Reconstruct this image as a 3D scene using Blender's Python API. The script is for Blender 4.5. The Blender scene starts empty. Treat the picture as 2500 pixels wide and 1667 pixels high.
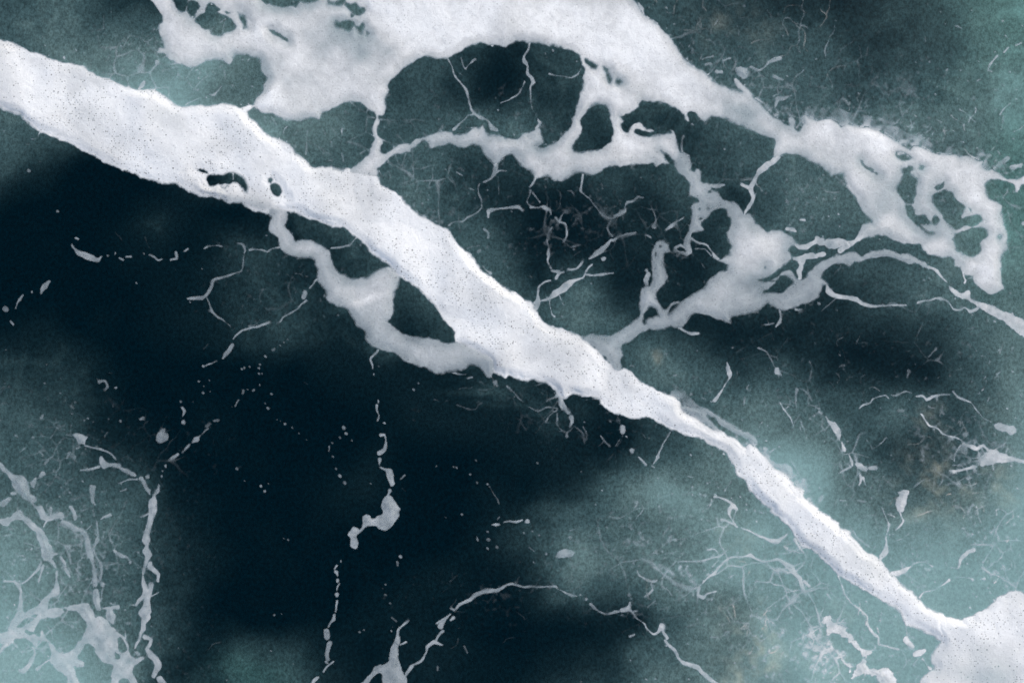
import bpy, math, random
import numpy as np

# ---------------------------------------------------------------- camera, sky, sun, exposure
sc = bpy.context.scene
PX = 0.01                                   # one unit of the drawing below is a centimetre of sea
WATER_GAIN = 1.12; WATER_SPEC = 0.12
cam_d = bpy.data.cameras.new("camera"); cam_d.lens = 35; cam_d.sensor_width = 36
cam_d.clip_start = 0.1; cam_d.clip_end = 20000
cam = bpy.data.objects.new("camera", cam_d); sc.collection.objects.link(cam)
cam.location = (0, 0, 24.306); cam.rotation_euler = (0, 0, 0)
sc.camera = cam
SUN_EL, SUN_AZ = math.radians(36), math.radians(55)   # azimuth from +Y, clockwise
w = bpy.data.worlds.new("World"); sc.world = w; w.use_nodes = True
nt = w.node_tree; nt.nodes.clear()
sky = nt.nodes.new("ShaderNodeTexSky"); sky.sky_type = 'NISHITA'; sky.sun_disc = False
sky.sun_elevation = SUN_EL; sky.sun_rotation = SUN_AZ; sky.air_density = 1.0; sky.dust_density = 3.0
bg = nt.nodes.new("ShaderNodeBackground"); bg.inputs[1].default_value = SKY_STRENGTH = 0.14
wo = nt.nodes.new("ShaderNodeOutputWorld")
nt.links.new(sky.outputs[0], bg.inputs[0]); nt.links.new(bg.outputs[0], wo.inputs[0])
sun_d = bpy.data.lights.new("sun", 'SUN'); sun_d.energy = 1.5; sun_d.angle = math.radians(12)
sun_d.color = (1.0, 0.955, 0.90)
sun = bpy.data.objects.new("sun", sun_d); sc.collection.objects.link(sun)
sun.rotation_euler = (math.pi/2 - SUN_EL, 0, math.pi - SUN_AZ)
sun.location = (0, 0, 60)
sc.view_settings.view_transform = 'Standard'; sc.view_settings.look = 'None'
sc.view_settings.gamma = 1; sc.view_settings.exposure = 0.28
sc.cycles.transparent_max_bounces = 8; sc.cycles.max_bounces = 4

# ---------------------------------------------------------------- noise on a regular grid
def wmat(n, step, size):
    """Catmull-Rom weights taking `size` random knots to n samples, one knot every 1/step samples"""
    x = np.arange(n) * step + 1.0
    i = np.floor(x).astype(int); t = x - i
    W = np.zeros((n, size), np.float32)
    ws = [(-t + 2*t*t - t**3)/2, (2 - 5*t*t + 3*t**3)/2, (t + 4*t*t - 3*t**3)/2, (-t*t + t**3)/2]
    for k, q in zip((-1, 0, 1, 2), ws):
        W[np.arange(n), np.clip(i + k, 0, size - 1)] += q
    return W
def noise(shape, lam, seed, lamx=None):
    h, wd = shape; lamx = lamx or lam
    a, b = int(h/lam) + 5, int(wd/lamx) + 5
    R = np.random.RandomState(seed).uniform(-1, 1, (a, b)).astype(np.float32)
    return wmat(h, 1/lam, a) @ R @ wmat(wd, 1/lamx, b).T
def fbm(shape, lam, seed, octaves=4, gain=0.5):
    s = 0; a = 1.0
    for k in range(octaves):
        if lam < 1.6: break
        s = s + a*noise(shape, lam, seed + 17*k); lam /= 2.0; a *= gain
    return s
def blur(a, r):
    for ax in (0, 1):
        for _ in range(2):
            c = np.cumsum(np.pad(a, [(r+1, r) if k == ax else (0, 0) for k in (0, 1)], mode='edge'), axis=ax, dtype=np.float64)
            n = a.shape[ax]
            a = ((np.take(c, np.arange(2*r+1, 2*r+1+n), ax) - np.take(c, np.arange(0, n), ax)) / (2*r+1)).astype(np.float32)
    return a
def sstep(a, b, x):
    t = np.clip((x - a)/(b - a), 0, 1); return t*t*(3 - 2*t)
def lin(v):
    v = np.asarray(v, float)/255; return np.where(v < .04045, v/12.92, ((v + .055)/1.055)**2.4)

# ---------------------------------------------------------------- outlines of the foam (tile units)
ROWY = (0, 400, 820, 1240); U = 10/3.734
def parse(s):
    """'T21 x,y,r x,y,r; ...' -> list of polylines in centimetres, one per ';'"""
    out = []; ox = oy = 0
    for part in s.split(';'):
        pts = []
        for tok in part.split():
            if tok[0] == 'T': ox, oy = 500*int(tok[1]), ROWY[int(tok[2])]; continue
            v = [float(q) for q in tok.split(',')]
            pts.append((ox + v[0]*U, oy + v[1]*U, (v[2] if len(v) > 2 else 0)*U))
        if pts: out.append(pts)
    return out
# each entry: (key, brightness, polygons, holes, strands)
F = []
def foam(key, name, label, cat, b, add='', cut='', strands='', group=None, ragged=1.0, kind=None, brown=0.0):
    F.append(dict(key=key, name=name, label=label, cat=cat, b=b, add=parse(add), cut=parse(cut), st=parse(strands), group=group, ragged=ragged, kind=kind, brown=brown))

foam('sheet', 'foam_sheet', 'wide pale grey foam sheet across the top, pierced by dark rounded pools', 'sea foam', 218, add='''
T00 138,-30 128,-70 140,-105 190,-125 T10 60,-100 120,-130 T20 10,-115 80,-135 150,-110 T30 0,-120 12,-90 -4,-50 8,-25 16,0 21,6 27,15 33,18 40,23 44,28 50,34 53,39 57,45 62,50 68,57 75,63 82,68 88,73 93,77 103,80 111,83 117,84 113,78 111,73.5 115,76 122,82 127,90 133,96 140,102 147,108 155,113.5 160,115.5 160,112 158,107 161,106.5 164,111 164,117 168,120 171,117 174,112 172,107 175,105 180,110 187,113
T40 0,111.5 5,108.5 10,108 17,112 20,117 25,113 33,115 40,116 48,117 55,120 62,123 67,127 73,131 78,134.5 82,136 86,133 92,134 98,137 105,140.5 114,141 122,141 129,144 136,142.5 143,146 150,146 148,151 155,155
T41 158,4 163,10 170,14 180,15.5 190,10 240,0 240,14 196,18 185,19 181,25 179,19 172,16 165,15 158,13.5 152,15 151,22 153,28 156,33 162,35 166,38 167,45 168,52 169,60 172,66 171,74 169,80 166,86 166,93 165,100 166,108 167,113 162,117 157,118 152,116 147,112 143,107 141,102 137,101 133,100 131,96 129,93 125,92 124,88 120,84.5 114,84.5 107,83 100,82 96,79 94,74 90,72 83,72.5 77,72 68,68.5 60,65.5 54,65 47,66.5 40,66 37,68 31,72 28,75 27,70 31,69 35,64 36,60 40,56 46,54 48.5,55 49,52 46,48.5 41,45 39,41 37,36 33,30 28,24 23,17 21.5,10 14,9 10,11 7,7 0,2.5
T30 187,151 178,147 168,141 157,139 152,140.5 147,144 145,141 66,148 56,147 50,142 43,137 45,140 47,146 50,149.5 43,150 38,152 36,148 30,148 20,149 12,151 0,151
T21 187,2 177,4 173,7 167,9.5 160,8.5 152,9 146,12.5 139,15.5 133,15 127,11 122,12 116,13 113,8 108,5 101,2
T20 101,151 98,145 93,141.5 85,144 80,148 77.5,150 76,149 70,143 66,137 63,133 58,131.5 50,133.5 42,132 36,130.5 31,132.5 24,133.5 18.5,135 17,130 12,127 8,129 5,133 0,136.5
T10 187,138 175,140 168,144 163,148 160,152 T11 158,4 158,10 150,12 T10 100,157 60,135 40,103 38,100 45,97 46,95 48,90 52,86 54,82 55,77 58,72 56,68 53.5,65 52,60 49,54 43,52 35,49.5 28,49.5 26,52 25,55 22,58 18,55 10,54 0,56
T00 187,56 180,60 175,60.5 170,59 162,58 155,54 150,48.5 144,47 145,44.5 150,45 149,40 147,34 147,27 149,20 150,15 146,9 142,3 138,0''',
cut='''T10 187,58.5 180,63 170,73 166,78 167,84 165,88 164,95 164,100 162,105 159,106 160,110 158,115 157,119 158,123 162,128 162.5,131 160,134 161,139 166,139.5 171,136 176,133 187,130 T20 0,131 5,128 12,126 20,123 25,120.5 33,119.5 39,120.5 40,123 46,123.5 52,121.5 57,117 61,115 64,116.5 67,113 68,116 70,121 77,123 85,125 92,126.5 100,126 103,122 110,121 113,119 117,117 119,121 122,127 123,131 118,134 124,134 126,132 132,130 138,125 145,119 147.5,114 148,108 150,103 153,95 155,87 158,77 158,72 159,68 160,63 155,56 154,51 150,48 138,43.5 127,42 118,39.5 110,38 98,37.5 92,40 88,42.5 79,40 72,40 65,38.5 55,42 46,47 37,51 28,54.5 18,52 9,54 0,58.5;
T20 173,95 167,97 161,102 157,107 156,113 157,118 154,123 151,129 149,135 151,137.5 158,137 165,137.5 172,137 178,134 183,129 185,124 187,120 185,115 183,107 181,101 177,97;
T20 160,54 165,57 171,61 170,63.5 165,61 161,58; 178,62 181,64 181,67 184,73 182,75 180,71 179,66;
T30 145,127 138,124.5 128,120 118,116 108,111 103,108 95,107 88,107 82,109 79,109 75,106 73,103 68,102.5 67,110 64,105 59,101 53,98 47,94.5 42,92 35,92 30,92.5 25,91 23.5,94 23,97 18,100 14,103 9,104 5.5,105 5,109 7,111 5,113 6,118 9,121.5 12,122 14,117 19,113 24,112 26,116 30,118 35,119.5 33,120.5 25,119 18,118.5 17,122 22,124 30,124.5 40,123.5 48,122.5 52,121.5 51,119 53,120 55,124 56.5,128 58,134 60,139 61,143 65,148 T31 70,3 73,4.5 77,6 79,12 78,15 80,18 87,18 92,19 100,18 108,17 115,18 122,19 127,16 129,12 131,5 T30 135,152 140,147 145,141 144.5,136 146,131;
T10 38,103 41,109 49,115 55,121 62,125 70,128 80,135 85,141 92,146 99,153 110,152 120,152 124,154 135,153 143,147 149,142 150,135 154,127 153,121 153,115 156,110 156,105 150,99 141,94.5 132,92.5 125,94 116,98.5 108,103 104,110 98,108.5 90,109.5 82,111.5 75,110 67,106 61,103.5 54,103 50,102 47,99 43,98;
T00 159,-6 160,5 164,9 168,10.5 171,8 172,3 172,-6; 174,1 171,7 172,12 175,16 178,17 181,11 182,7 179,3;
T00 181,14 178,19 182,24 T10 1,27 4,28 6,31 10,32.5 16,31 22,30 28,27 29,24 25,18 21,16 14,13 10,11 14,9 8,4 4,2.5 1,5 T00 187,12;
T10 30,11 33,13 37,16 39,21 38.5,26 36,26 35,21 32,16; 59,28 64,28 70,32 75,35 76,37.5 70,36.5 63,33; 52,-6 53,1 60,5 70,7 77,6.5 84,7.5 86,5 88,1.5 95,3 103,1 104,-6; 113,1 118,2.5 124,1 128,-1 129,2 124,6 118,4.5 113,3.5; 129,3 133,5 137,3 141,6 146,7 146,11 141,15 136,13 132,9 129,6; 119,20 124,21 128,19.5 133,20 137,23 141,26 144,22 145,26 143,31 140,28 136,25 131,28 125,25 120,24; 134,14.5 135.5,15 134,16; 148.5,30 150,31 148.5,32; 20,11 23,12 21,13;
T30 2,73 6,75 4,76.5 2,75;
T40 71,140 76,139.5 82,142 84,144 78,146 73,144; 37,146 40,146 40,149 44,151 50,156 48,157 42,154 38,149; 92,151.5 95,152.5 93,154.5 91,154; 81,151 85,152 85,156 81,156;
T41 38,0 43,2 50,8 54,11 50,10 42,4;
76,5 80,4 83,5 84,9 88,15 89,22 89,27 86,30 86,36 82,36 78,35.5 76,33 73,30 71,25 71,20 74,16 76,11; 78,37 84,38 86,42 87,46 92,46 97,47 100,51 102,54 97,56 92,56 95,59 99,62 103,63 99,64 95,61 90,57 86,54 81,49 79,44; 103,50 106,47 110,50 107,53 104,54; 104,21 106,19 110,18.5 113,17 112,21 108,23.5;
108,26 112,24 118,25 122,27 126,33 130,37 133,40 131,44 130,49 136,47.5 142,46 147,47 149,51 146,54 140,57.5 135,56 130,58 125,60 121,57 118,53 115,51 112,46 108,41 104,35 104,29;
124,65 128,61 134,60 140,58.5 147,57 151,60 154,65 152,69 148,70 147,74 147.5,78 145,83 140,85.5 134,84.5 129,81 125,78 123,71 121.5,68; 137,40 139,40.5 138,42.5; 163,66 165,64 167,66 165,68''', ragged=1.0)

foam('branch', 'foam_branch', 'grey foam branch curving below the main white band on its lower left', 'sea foam', 192, add='''
T11 40,35 61,48 60,54 58.5,59 63,64 67,68 68,73 69,76 75,81 85,84 95,85 100,87 101,92 103,98 103,104 106,110 110,116 112,123 120,128 130,134 134,139 138,146 145,152 T12 147,0 149,6 157,11 165,13 175,17 187,25 T22 5,26 15,29 25,34 40,32 50,29 55,26.5 60,27 66,30 70,35 74,38 80,20 60,10 46,6 41,7 33,7.5 25,5 15,3 5,1 0,0 T11 187,157 180,154 172,149 166,143 170,139 171,133 171,125 173,118 176,108 177,102 172,97 168,93 160,98 150,103 140,105 130,103 120,98 117,92 115,85 113,79 108,76 100,71 93,70 85,70 82,71 78,64 72,56 75,50 75,44 70,38 60,34''')

foam('band', 'foam_band', 'thick bright white foam band running diagonally from upper left to lower right', 'sea foam', 234, add='''
T00 -150,30 -130,12 -100,14 -60,24 0,37.5 10,39 19,42.5 27,47 41,52 49,56 60,58 75,60.5 82,65 88,70 100,74 113,78 125,82.5 139,83 150,88 160,95 170,97 187,97 T10 10,96 22,95 33,98 41,96.5 44,98 40,101 38,103 41,109 45,112 49,115 55,121 62,125 70,128 80,135 85,141 92,146 99,153 108,152 120,153 124,155 132,154
T11 135,5 150,8 158,12 159,17 162,20 167,23 172,25 177,30 182,36 187,40 T21 0,41 8,47 15,50 22,55 30,58 36,63 42,71 46,76 52,81 56,85 60,91 66,98 74,104 82,109 88,114 97,118 106,125 110,126 113,129 115,134 118,139 122,145 130,148 140,151 150,156 T22 156,1 165,7 172,14 180,22 187,30
T32 5,31 11,32 17,37 22,41 28,44 35,48 45,53 55,57 60,61 63,68 75,76 85,83 95,87 103,91 112,96 120,101.5 124,98.5 130,103 137,110 145,117 152,123 158,129 163,136 170,138.5 174,140 172,145 175,149 182,153 187,157
T43 0,1 6,5 12,10 17,14 20,18.5 26,21 29,26 34,30 40,38 44,41 49,42 54,45.5 60,52 64,57 70,64 78,71 86,77 92,84 99,90 108,94 115,99 116,119 111,121 107,118 100,115 94,111 86,108 83,107 80,106 76,99 73,94 66,89 60,85 50,79 40,73 30,67 22,63.5 17,61 12,54 6,49 0,44
T33 187,43 180,38 172,34 166,27 162,21 158,15 150,9 143,3 T32 143,157 136,152 128,145 121,134 112,125 110,119 107,114 102,107 96,103 88,99 82,94 75,91 65,89 55,86 50,85 42,80 33,74 22,74 12,73 5,71 0,69
T22 187,70 175,62 174,57 165,55 155,53 150,52 145,53 141,57 136,55 133,50 126,45 120,41.5 113,40 103,40.5 98,37 92,36 88,38 85,36 80,34.5 76,33 70,23 60,15 50,10 46,7 42,6 T21 41,155 37,148 31,141 27,134 22,127 14,121 8,114 0,107
T11 182,104 177,102 168,92 160,87 152,80 147,74 142,70 138,68 132,63 125,58 115,55 108,53 100,51 92,49 88,46 82,44 75,44 67,45 60,46.5 50,44 45,42.5 40,40 32,36 22,36 15,32 8,30 0,30 T01 187,30 175,26 168,23 160,18 152,18 140,16 130,12 122,8 112,4.5 100,0
T00 90,144 80,139 72,134 62,129 55,127 45,123 37,120 28,114 22,110 18,106 10,103 0,98.5 -60,80 -110,70 -140,52''',
cut='''T11 1,12 10,10 18,9.5 25,9 31,10 35,15 37,21 38,26 34,22 30,18 26,17 22,19 12,19 3,19; 14,20.5 18,20.5 21,21 18,22.5; T01 180,6 184,5 189,7 190,10 185,9; T11 59,13.5 61,12.5 63,15 61,17 59,16; 61,20 65,18 69,22 71,27 69,30 65,30 61,27; 71,29 74,30 73,32; T32 80,78 84,79 88,82 91,86 86,84''')

foam('corner', 'foam_mound', 'broad bright white foam mound filling the lower right corner', 'sea foam', 236, add='''
T43 115,99 122,100 130,101 137,98.5 145,95 155,89 165,81 175,76 180,75 190,79 280,75 280,250 60,250 85,175 92,160 95,153 102,147 105,144 102,139 104,132 108,127 111,121 104,112 106,98''')

foam('web', 'foam_web', 'grey web of foam between dark pools right of centre, joined to the white band', 'sea foam', 178, add='''
T31 56,-10 67,-8 70,5 73,8 75,5 77,6 78,12 79,16 81,18 85,18 88,20 88,24 94,26 98,32 105,35 112,38 115,43 119,47 122,47 127,50 128,54 131,56 135,60 139,63 145,61 152,61 157,65 162,68 164,73 160,74 158,79 161,85 158,88 153,92 148,97 141,102 136,104 128,106 131,108 139,109 148,104 155,98 160,99 165,104 168,105 172,104 177,100 183,96 187,92
T41 5,89 12,86 20,83 28,81.5 33,82 39,85.5 45,82 50,79 60,79 68,81.5 74,84 76,83 83,84 90,88 97,92 100,94.5 98,94 90,91 85,90 77,89 70,86 62,84 55,84 45,86 38,89 32,88.5 28,91 22,90 14,90 7,94 3,98 1.5,104 5,107 7,110 3,111 2,116 0,119
T31 187,121 180,125 170,128 160,131 153,133 148,131 145,129 141,125.5 138,128 130,133 122,136 115,138 108,140 106,146 100,144 92,140 82,136 74,135 69,139 66,143 60,148 52,147.5 45,150 38,151 28,151 22,155 T32 20,0 14,4 8,9 6,12 7,17 5,25 5,31 T22 187,30 180,20 165,8 152,2
T21 160,157 170,156 180,157 187,155 T31 0,155 8,150 15,147 22,143 25,141 25,137 23,128 24,120 26,115 29,113 33,113 34,108 34,100 34,95 33.5,91 35,84 37,78 39,73 42,70 46,72 49,75 49,79 45,82 44,88 43,92 46,98 47,104 44,110 40,113 38,116 37,122 40,128 44,133 48,134 50,137 56,132 62,127 68,122 74,117 82,114 85,108 92,103 99,99 103,98 103,93 100,90 96,88.5 90,85 97,88 102,85 105,84 106,78 107,74 104,70 103,64 105,59 107,56 107,51 104,46 102,42 97,39 92,42 87,45 84,50 79,54 80,58 82,61 76,61 70,61 70,55 71,48 71,40 73,36 78,35 77,31 73,29 69,28 69,25 70,20 70,17 65,12 60,8 57,3''',
cut='''T31 27,138 33,130 37,131 39,137 33,140 27,147; 136,117 142,114 145,110 147,108 143,107.5 148,105 152,101 157,102 160,104 163,108 160,111 156,115 152,119 145,118 139,118; 137,92.5 138.5,92.5 138,95 137,94.5; 41.5,74 43,75 42,77; 78,49 80,50 79,52 77,51; 86,25 89,24 88,27 86,27;
76,40 78,40 77,42; 85,41 87,42 85,43; 38,77 39,82 38,85 37,82''',
strands='''T31 70,61,1 67,68,2.5 66,74,3 68,80,2 66,83,1 58,80,.8 55,77,1 60,74,1.2 64,76,1; 71,68,1 75,71,1 81,73,.9 85,75,.7 88,80,.6 91,84,1.2 95,87,1; 74,77,.3 82,78,.5 88,84,.5; 88,20,1.2 95,20,1.4 101,19,1;
28,97,1.3 29,98,1; 30,101,2.2 28,106,2 29,110,1.2; 48,134,.8 52,129,1 58,127,.7; 57,149,.7 64,152,1 70,154,1.4 77,154,1; 151,133,1 151,139,.7 150,144,1.2 146,149,.5; 136,147,.5 145,146,.4; 165,133,.7 170,134,.7''')
foam('webright', 'foam_strand', 'knotted grey foam strand under the pool beside the large right foam mass', 'foam strand', 168, group='foam strands on the water', add='''
T41 -2,68 5,71 12,69 20,70 26,71 28,74 26,78 20,82 18,78 22,75 15,76 8,77 5,74 0,75 -3,73; T31 162,84 166,85 171,84.5 175,83 180,82 184,83 185,86 180,86.5 175,87 172,90 171,96 171,102 169,107 167,103 166,97 168,92 166,88 162,87''',
strands='''T31 164,73,1 169,76,1.8 175,76,2.4 180,73,1.7 190,70,1.7; 184,84,1.5 190,82,2; 158,60,1.4 163,61,1.5 165,62,1; 170,52,1 173,52,1.2''')
foam('throat', 'foam_strand', 'twisting pale foam strand dropping from the narrow neck of the foam sheet', 'foam strand', 172, group='foam strands on the water',
strands='''T30 148,143,2.5 144,148,2.2 T31 141,0,2.2 136,4,2.5 133,7,2.3 129,12,1.2 127,17,1.6 124,23,1.5 126,31,1.5 124,36,1.2 122,40,1.5 120,44,.9 119,47,1; 124,23,1.2 116,19,1''')
foam('arcright', 'foam_strand', 'long foam strand leading to the right edge below the large foam mass', 'foam strand', 190, group='foam strands on the water', add='''
T41 119,112 124,115 130,118 137,116 137,120 139,124 146,127 155,129 165,134 178,139 187,143 230,158 230,176 187,158 175,150 165,142 155,137 147,132 140,126 134,122 127,121 123,119''',
strands='T41 98,93,1 104,95.5,1.1 108,98,1.4 112,103,.9 117,108,.5; 131,99,.4 134,106,.8 133,108,.8')
foam('lowright', 'foam_strand', 'thin wavering foam strand under the oval dark pool at right', 'foam strand', 160, group='foam strands on the water',
strands='T41 7,112,1 9,117,2.2 15,121,1.9 25,122,1.7 33,124,1.7 40,128,1.3 50,130,1.1 62,129,.7 72,128,.6 80,128.5,.7; 90,127,1 95,125,.5 102,124,.7 107,122,.9 112,123,1.1 118,126,.5 122,132,.6 128,133,.7 133,131,.6 138,135,1.2 145,132,1')
foam('dome1', 'foam_strand', 'forked thin foam strand on the left side of the large domed pool', 'foam strand', 140, group='foam strands on the water',
strands='T20 35,54,.5 38,60,.7 42,70,.8 47,76,.7 52,82,.8 54,89,.8 55,96,.8 58,102,.9 64,107,1.3 67,109,1.3; 60,104,.9 52,106,.6 47,111,.6 43,115,.9 40,118,1.4; 67,108,.8 72,112,.8 75,117,1.5 79,118,1.2; 47,52,.3 49,58,.3 51,63,.9 54,59,.4 60,54,.6')
foam('dome2', 'foam_strand', 'knotted thin foam strand hanging down the middle of the large domed pool', 'foam strand', 145, group='foam strands on the water',
strands='T20 109,38,.6 108,45,.6 104,52,.8 105,57,1.7 107,62,.8 107,67,.9 112,72,1.1 113,75,1.2 110,80,.4 110,90,.4 112,98,.3 115,105,.3 117,111,.7 119,113,1 115,117,.7; 105,75,.3 102,82,.4 98,88,.4 91,91,.5 83,94,.2; 127,67,.6 132,69,.4 140,70,.4 148,71,.4 153,69,.5 156,64,.5')
foam('mid1', 'foam_strand', 'broken horizontal foam strand with a white wedge at its left end, mid pool', 'foam strand', 150, group='foam strands on the water',
strands='T21 71,49,.6 72,43,1.7 76,42,1.4 83,41,.8 92,40,.9 99,39,1.3 103,42,.8; 110,40,1.2 117,40,.5 123,40,1.6 128,42,.8 129,46,.6; 133,49,.6 137,53,1.1 141,54,.8 143,60,.6 143,66,.6 141,70,1.1; 137,53,.5 139,47,.5 143,43,.6')
foam('mid2', 'foam_strand', 'thin forked strand hanging from the arch of foam, left of centre pool', 'foam strand', 135, group='foam strands on the water',
strands='T21 77,-4,1.6 78,2,1.6 76,9,1.1 74,13,.8 67,16,.6; 76,12,.3 80,7,.4 88,7,.5; 80,12,.2 82,28,.2; 64,18,.4 63,22,.4 64,28,.6 66,33,.4 65,40,.4 59,46,.8 53,49,.7 48,52,.6 40,53,.3 35,57,.6; 60,24,.4 55,22,.5; 44,7,.6 49,10,.5')
foam('mid3', 'foam_strand', 'small forked strand hanging from the scalloped lower edge of foam', 'foam strand', 138, group='foam strands on the water',
strands='T21 116,13,.9 113,18,1.2 110,22,.5; 111,25,.6 110,29,.4 107,35,.5 110,39,.8; 113,27,.4 119,36,.6')
foam('mid4', 'foam_strand', 'dotted foam strand slanting down right across the darkest central pool', 'foam strand', 138, group='foam strands on the water',
strands='T21 158,10,.8 157,20,.5 156,24,1 162,30,.5 167,36,.7 172,42,.6 176,47,.6 180,49.5,1 185,50,.6 187,49,.6; 183,52,.6 180,58,.6 185,66,.6; T31 0,48,1 5,46,1.4 10,44,1.2 9,40,.5 12,36,.9 18,34,.9 22,30,.9 27,31,.4')
foam('mid5', 'foam_strand', 'grey foam wedge with a thin strand climbing beside the white band', 'foam strand', 148, group='foam strands on the water',
strands='T21 130,58,.5 126,63,.5 125,69,.5 127,76,.7 127,82,1.5 126,88,.5 129,95,.6; 130,97,.8 136,98,1.3 137,99.5,1.5 134,105,.8; 141,98.5,.8 139,99,.7; 129,107,.8 123,108,.8 118,112,.6 117,119,.7 117,126,2.5 114,131,3')
foam('mid6', 'foam_strand', 'elongated grey foam patch with fine feet, rising right of the band', 'foam strand', 148, group='foam strands on the water',
strands='T21 117,126,.6 127,123,1 133,118,2.6 138,115,2.8 146,109,2.8 150,107,1 157,104,.7 159,101,.6 163,95,.8 167,92,.8; 160,101,.4 170,101,.9 175,101,1.2 185,100,.7; 128,124,.3 129,137,.4 131,139,.9; 136,119,.3 141,128,.3')
foam('mid7', 'foam_strand', 'lumpy grey foam strand reaching up right toward the middle web', 'foam strand', 142, group='foam strands on the water',
strands='T21 164,87,.8 170,82,1.6 175,79,2.3 180,75,1.8 184,70,1 187,70,1 T31 0,70,1.1 4,66,.8 8,65,.7 18,64,.8 20,63,.8; T21 145,96,.9 152,96,1 156,92,1.1 158,89,.6; 177,87,1.3 178,86,1')
foam('mid8', 'foam_strand', 'short bright fork of foam strands left of the web', 'foam strand', 142, group='foam strands on the water',
strands='T31 34,38,.4 37,47,.6 38,52,.6 36,57,1.4 38,58,.9; 28,65.5,.9 33,67,.7; 47,60,.9 51,57,1.6 54,55,1.3 58,52,.6 64,48,.5')
foam('wedge_l', 'foam_strand', 'long tapering foam sliver alone on dark water at far left', 'foam strand', 128, group='foam strands on the water',
strands='T01 65.5,74,.6 67,77,.7 72,81,1.9 78,83,2.5 84,85,2.5 89,87,1.6 93,84,.6; 98,84,.6 99,84,.5; 106,81,.7 105,83,.4; 112,87,.8 109,86,.4; 115,84,.6 119,84,.9; 131,81,.7 131.5,82,.5; 136,83,.6 141,85,.7 145,88,.8 148,87,.5; 161,81,.9 161,86,.9 155,87,.4; 168,80,.7 171,78,.6; 69,68.5,.7 71.5,69,.7')
foam('drop_l', 'foam_strand', 'pair of slanting foam drops near the left edge on black water', 'foam strand', 128, group='foam strands on the water',
strands='T01 45,107,1.1 41,111,2 38.5,114,1.3 37,118,.5; 29,117,.8 29,116,.5; 21,119,.3 18,124,1.1 16,127,.5 14,132,.8; 10,143,.8 12,146,.9')
foam('loop1', 'foam_strand', 'bent beaded strand with a thick elbow, left of the curving branch', 'foam strand', 130, group='foam strands on the water',
strands='T01 183,122,1.7 176,123,1.1 171,123,.7; T11 -2,121,1.5 2,118,1.2 6,112,1.1 8,107,1.2 10,105,.9 16,104,.8 21,102,.9 29,99,.4 34,97,.5 35,93,.4 35,82,.4 36,79,.8 34,74,.8 28,72,.3; 40,78.5,.9 46,78,.4 54,79,.5 57,80,.5 62,77,.5 68,76,.5; 0,77,.6 8,75,.4 15,75,.5; 1,122,.8 3,126,.3 6,134,.9 11,139,.6 17,144,.4 24,149,.4')
foam('loop2', 'foam_strand', 'long thin strand climbing right to meet the curving foam branch', 'foam strand', 138, group='foam strands on the water',
strands='T11 102,105,.8 99,110,.7 96,113,.5; 92,117,2 90,122,1.9; 93,125,1.1 88,129,.9 83,133,.7 76,137,.6 71,140,.6 68,144,.8 66,144.5,.5; 58,144.5,1 47,148.5,.7 40,151,.7 34,153,.7 28,157,.7 T12 26,3,.5; 25,9,1.7 22,13,1.7 18,17,1.4 16,20,.6; 11,23,.4 1,27,.5')
foam('pool_line', 'foam_strand', 'faint foam line crossing the two dark pools under the band', 'foam strand', 132, group='foam strands on the water',
strands='T11 115,77,.7 122,76,.6 131,75,.5 135,72,.6 138,69,.4; 26,9,.4 26,15,.6; 12,21.5,.5 20,21,.4')
foam('vert', 'foam_strand', 'beaded vertical foam strand dropping from the branch into black water', 'foam strand', 138, group='foam strands on the water',
strands='T12 158,11,.8 157,15,1.1 153,20,.8 152,22,.6 153,27,.7 153,30,.6; 154,35,.5 154,34,.4; 158,54,.5 158,53,.4; 159,60,.7 159,58,.4; 157,63,.9 157,68,.5 159,72,.4 157,77,.5; 163,79,.9 164,80,.6; 161,90,1.3 164,89,.5 165,94,.4 165,98,1 163,104,1.3 159,106,2; 160,112,1.6 159,117,.4; 160,119,.7 164,121,.9 168,123,2.1 169,128,2.6 171,134,1.8; 169,140,1.4 166,145,.6')
foam('hook', 'foam_patch', 'hooked grey foam patch like a bent finger on the black water', 'foam patch', 158, group='small foam patches', add='''
T12 166,145 170,147 173,152 177,157 T13 176,2 177,6 174,11 171,15 166,18.5 160,18 154,15.5 148,15.5 144,17 141,21 138,24 139,27 140.5,31 139,35.5 137,36 134,33 133.5,28 131,24 133,20 136,17 139,17.5 140,20 143,18 144,15 145,9 148,5.5 151,7 152,9.5 157,7 162,6 163,3 161,0 T12 161,152''')
foam('beads', 'foam_strand', 'string of foam beads ending in two drops, bottom edge left of centre', 'foam strand', 142, group='foam strands on the water',
strands='T13 124,49,.7 124,48,.4; 121,52,.7 119,55,.4; 120,58,1.5 121,62,.7; 121,66,1.1 121,67,.8; 123,69,.4 121,73,.5 121,75,.3; 121,79,1.5 121,80,1; 121,85,.5 120,90,.6 119,94,.6; 118,97,.9 117,101,1.4 114,104,.7 112,108,.5; 110.5,112,1.7 111.5,117,2.2; 114,123,2 112,129,1.5 111,134,1.4 112,137,1.2; 111,140,.9 112,141,.6; 117,139,.7 112,144,.7 108,149,.8; 103,154,1 100,157,1.2 96,163,1')
foam('pillar', 'foam_patch', 'tall horn shaped foam patch standing on the bottom edge', 'foam patch', 148, group='small foam patches', add='''
T13 176,116.5 178,120 176,127 176,135 178,143 181,152 183,168 166,166 163,156 160,150 155,153 150,158 146,162 142,165 140,163 148,156 153,151 156,145 162,142.5 167,140 169,133 171,127 173,121''', strands='T13 176,117,.9 177,110,1 180,107,.7 186,103,.8; 150,154,1 144,160,.8 138,168,.8; 178,124,.8 183,122,.6')
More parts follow.
